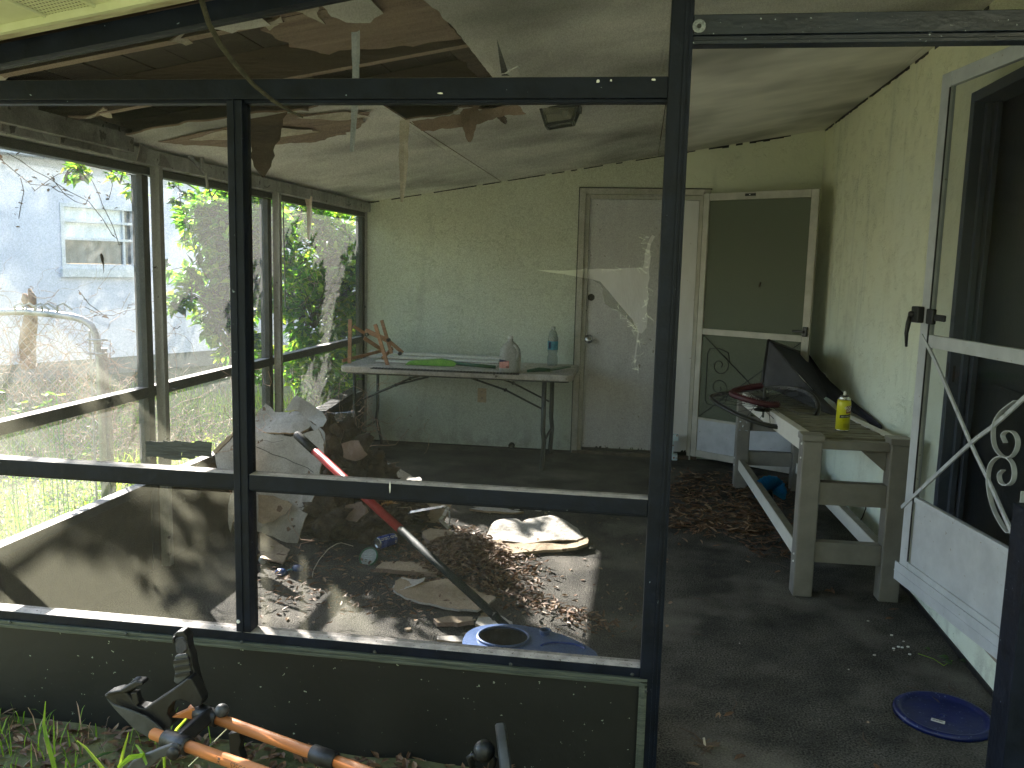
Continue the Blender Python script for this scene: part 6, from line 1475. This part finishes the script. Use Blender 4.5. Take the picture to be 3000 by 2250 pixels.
long_blade('blade_of_grass', [(430,2240),(418,2210),(405,2190),(396,2182)], 1.72, .012, GRASSM, 'short blade standing just above the grey lever')

# orange tube rack lying against the kick panel
br = thing('orange_tube_rack', onY(1.85,700,2200), 'orange tubular rack with black plastic cradles lying in front of the kick panel', 'bike rack')
OR = .0142
a1, b1 = onY(1.93,560,2078), onY(1.80,935,2213); d1 = (b1-a1)
a2, b2 = onY(1.84,450,2150), onY(1.66,765,2262); d2 = (b2-a2)
def to_ground(p, d):
    z = gz(p.x, p.y); t = 1.0
    while (p+d*t).z > z and t < 6: t += .05
    return p+d*t
e1, e2 = to_ground(a1, d1), to_ground(a2, d2)
MB().tube([a1, e1], OR, 16).build('upper_tube', ORANGE, br, smooth=True)
MB().tube([a2, e2], OR, 16).build('lower_tube', ORANGE, br, smooth=True)
def on1(px, A, dd):
    lo_, hi_ = -1., 3.
    for _ in range(40):
        mid = (lo_+hi_)/2; v = A+dd*mid-CP; x = 1500+FPX*v.dot(RT)/v.dot(FW)
        if x < px: lo_ = mid
        else: hi_ = mid
    return A+dd*lo_
def collar(A, dd, x0, x1, r_, name='collar', m=BLACKP):
    p, q_ = on1(x0, A, dd), on1(x1, A, dd); u = (q_-p)
    return MB().tube([p, p+u*.04, p+u*.96, q_], [r_*.85, r_, r_, r_*.85], 16).build(name, m, br, smooth=True)
collar(a1, d1, 578, 640, .0215); collar(a2, d2, 486, 553, .022); collar(a1, d1, 915, 985, .021); collar(a2, d2, 880, 960, .021)
q = MB(); q.bar(on1(610,a1,d1), on1(520,a2,d2), .034, .05, up=FW); q.build('clamp_block', BLACKP, br, bevel=.006)
def slab(pts, Y, th, name, m, bev=.003, lab=None):
    P3 = [onY(Y,*a) for a in pts]; return MB().prism(P3, (0, th, 0)).build(name, m, br, bevel=bev)
slab([(305,2040),(322,2028),(345,2022),(372,2030),(385,2050),(405,2072),(425,2076),(460,2052),(505,2022),(549,1988),(560,1990),(572,2010),(592,2050),(590,2066),(566,2074),(552,2058),(532,2050),(510,2056),(495,2072),(490,2095),(503,2118),(500,2130),(478,2140),(455,2118),(425,2096),(385,2082),(330,2064)], 1.90, .035, 'cradle', BLACKP)
slab([(308,2046),(332,2064),(385,2082),(425,2098),(455,2120),(478,2142),(470,2160),(440,2166),(390,2135),(345,2090)], 1.885, .006, 'cradle_side', mat('grey_rubber', (.035,.038,.040), (.06,.064,.067), 30, .5))
slab([(503,1866),(516,1852),(536,1849),(548,1866),(552,1900),(560,1920),(566,1955),(574,1990),(592,2045),(585,2062),(566,2040),(552,1990),(548,1945),(540,1900)], 1.93, .03, 'cradle_arm', BLACKP)
slab([(510,1872),(534,1866),(545,1885),(546,1905),(530,1918),(515,1912)], 1.925, .012, 'arm_pad', GREYC)
slab([(512,1922),(546,1918),(556,1950),(558,1975),(544,1990),(520,2006),(508,1998),(512,1970),(506,1950)], 1.925, .014, 'arm_pad', bpy.data.materials['grey_rubber'])
for k in range(3): slab([(508+k*2,1935+k*20),(552+k*2,1928+k*20),(554+k*2,1938+k*20),(508+k*2,1946+k*20)], 1.921, .006, 'pad_ridge', BLACKP, .001)
slab([(502,1868),(510,1866),(510,1886),(503,1888)], 1.92, .02, 'buckle', BLACKP)
slab([(303,2038),(318,2028),(352,2022),(378,2006),(395,1996),(416,1998),(418,2008),(400,2014),(382,2024),(362,2032),(345,2031),(322,2036)], 1.895, .03, 'claw', BLACKP)
slab([(376,2004),(388,1992),(400,1990),(408,1996),(396,2000)], 1.90, .02, 'claw_tip', GREYC)
slab([(381,2030),(400,2028),(402,2042),(407,2062),(398,2070),(386,2052)], 1.90, .02, 'ratchet', BLACKP)
slab([(500,2103),(540,2084),(560,2076),(588,2082),(596,2096),(570,2110),(548,2107)], 1.905, .02, 'orange_bracket', ORANGE)
MB().lathe([(r_*math.sin(t), -r_*math.cos(t)) for r_, t in [(.0175, math.pi*k/10) for k in range(1, 10)]], 18, Matrix.Translation(onY(1.90,650,2082))).build('round_knob', bpy.data.materials['grey_rubber'], br, smooth=True)
MB().tube([onY(1.90,652,2090), onY(1.91,645,2110), on1(640,a1,d1)], .006, 8).build('knob_stem', CHROME, br)
slab([(368,2252),(385,2232),(412,2214),(440,2205),(470,2192),(500,2182),(520,2186),(526,2204),(500,2214),(470,2222),(452,2240),(430,2252),(400,2275),(372,2275)], 1.74, .014, 'lever', bpy.data.materials['grey_rubber'], .004)
MB().lathe([(.0,.0),(.012,.0),(.015,.003),(.015,.012)], 20, Matrix.Translation(onY(1.735,513,2202)) @ Matrix.Rotation(rad(90), 4, 'X')).build('dial', BLACKP, br, smooth=True)
q = MB(); c = onY(1.730,513,2202)
for k in range(6): a = k*math.pi/3; q.bar(c, c+Vector((.011*math.cos(a), 0, .011*math.sin(a))), .002, .002)
q.build('dial_spoke', GREYC, br)
slab([(668,2150),(700,2145),(706,2175),(700,2200),(712,2235),(690,2240),(672,2205)], 1.93, .03, 'small_clamp', BLACKP)
MB().tube([onY(1.9,553,2245), onY(1.9,600,2200), onY(1.92,628,2172), onY(1.92,690,2110)], .0022, 6).build('thin_rod', CHROME, br)
# lettering on the lower tube
u1 = (b2-a2).normalized(); w1 = (u1.cross(FW)).normalized(); w1 = w1 if w1.z > 0 else -w1; f1 = u1.cross(w1); f1 = f1 if f1.dot(FW) < 0 else -f1
def tubew(base): 
    def f(x, y):
        a = y/OR; return base+u1*x+w1*(OR*1.03*math.sin(a))+f1*(OR*1.03*math.cos(a))
    return f
PRB = mat('brown_print', (.10,.045,.02), (.14,.06,.025), 40)
text_mesh('SPECO.', .019, tubew(on1(715,a2,d2)), 'lettering', PRB, br)
q = MB(); fb = tubew(on1(653,a2,d2)); 
for x0_, x1_, y0_, y1_ in ((-.008,-.002,-.008,.008),(.0,.008,.003,.008),(.0,.006,-.003,.001),(.003,.008,-.008,-.005)): q.add([fb(x0_,y0_), fb(x1_,y0_), fb(x1_,y1_), fb(x0_,y1_)], [(0,1,2,3)])
q.build('logo_print', PRB, br)
# black round foot with its ball joint
wd = thing('black_disc_foot', onY(1.9,1480,2240), 'upright black disc with a ball joint at the bottom edge of the picture', 'disc')
dc_ = onY(1.88,1478,2262); ax = Vector((.93,.22,.12)).normalized(); Mx = Matrix.Translation(dc_-ax*.010) @ ax.to_track_quat('Z','Y').to_matrix().to_4x4()
MB().lathe([(.0,.004),(.098,.004),(.106,.0),(.108,.006),(.108,.022),(.102,.026),(.0,.020)], 44, Mx).build('disc', BLACKM, wd, smooth=False)
MB().lathe([(.1083,.003),(.1092,.006),(.1092,.018),(.1083,.021)], 44, Mx, cap=False).build('disc_rim', bpy.data.materials['grey_rubber'], wd, smooth=True)
MB().lathe([(.026*math.sin(math.pi*k/12), -.026*math.cos(math.pi*k/12)) for k in range(1,12)], 20, Matrix.Translation(onY(1.88,1418,2200))).build('ball_joint', BLACKM, wd, smooth=True)
q = MB(); q.tube([onY(1.88,1385,2250), onY(1.88,1375,2218), onY(1.88,1385,2208), onY(1.88,1400,2225)], .008, 8).tube([onY(1.88,1440,2250), onY(1.88,1446,2225), onY(1.88,1436,2215)], .009, 8); q.build('clamp_jaw', BLACKM, wd, smooth=True)
q = MB(); p = onY(1.88,1420,2290); q.tube([p, Vector((p.x, p.y, gz(p.x,p.y)))], .02, 8); q.build('stem', BLACKM, wd)

# thin bare branch hanging in front of the top rail from the soffit
q = MB(); q.tube([onY(2.05,575,-60), onY(2.05,590,0), onY(2.06,612,70), onY(2.07,645,130), onY(2.08,690,190), onY(2.09,745,250), onY(2.10,800,295), onY(2.11,848,325), onY(2.12,888,344)], [.006,.0068,.0068,.0068,.0060,.0052,.0050,.0034,.002], 9)
o = q.build('hanging_branch', mat('mossy_bark', (.014,.012,.008), (.05,.045,.028), 40, .85, .6, 90), smooth=True); tag(o, 'thin mossy bare branch hanging down across the top rail', 'branch')
# wasp nest and small leftovers stuck to the roof edge
rg = random.Random(8)

# unseen tall greenery added behind the camera to block light from the front
hq = MB(); rg = random.Random(61); nx, nz_ = 60, 26; vs = []; fs = []
for j in range(nz_+1):
    for i in range(nx+1):
        x = -5.5+12*i/nx; z = 5.2*j/nz_; k = min(1, (1-j/nz_)*6)
        vs.append((x, -2.0-(1-k)*.6+.35*noise.fractal(Vector((x*.7, z*.7, 2)), 1., 2., 5), z-.1+.25*noise.noise(Vector((x*1.5, z, 0)))*(j/nz_)))
for j in range(nz_):
    for i in range(nx): fs.append((j*(nx+1)+i, j*(nx+1)+i+1, (j+1)*(nx+1)+i+1, (j+1)*(nx+1)+i))
b0_ = len(vs); vs += [(v[0], v[1]-1.2, v[2]) for v in vs[:b0_]]; fs += [tuple(reversed([b0_+q_ for q_ in f])) for f in fs]
n1_ = nx+1
for i in range(nx): fs.append((nz_*n1_+i, nz_*n1_+i+1, b0_+nz_*n1_+i+1, b0_+nz_*n1_+i))
hq.add(vs, fs); ho = hq.build('added_hedge', mat('added_hedge_leaves', (.020,.028,.016), (.060,.075,.040), 25, .8, 1., 60), smooth=True); tag(ho, 'tall dark greenery added out of view to block light from the front', 'added_hedge')
# house walls around, behind and beside the camera: what the porch faces
hb = thing('house_body', (5, 8, 0), 'house block behind the right wall and the far wall, under its own roof', 'house')
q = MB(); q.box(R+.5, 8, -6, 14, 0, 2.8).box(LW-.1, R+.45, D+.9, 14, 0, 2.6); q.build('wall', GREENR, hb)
q = MB(); q.box(R+.0, 8.5, -6.5, 14.5, 2.92, 3.0).box(LW-.3, R-.01, D+.13, 14.5, 2.86, 2.95); q.build('roof', DECK, hb)
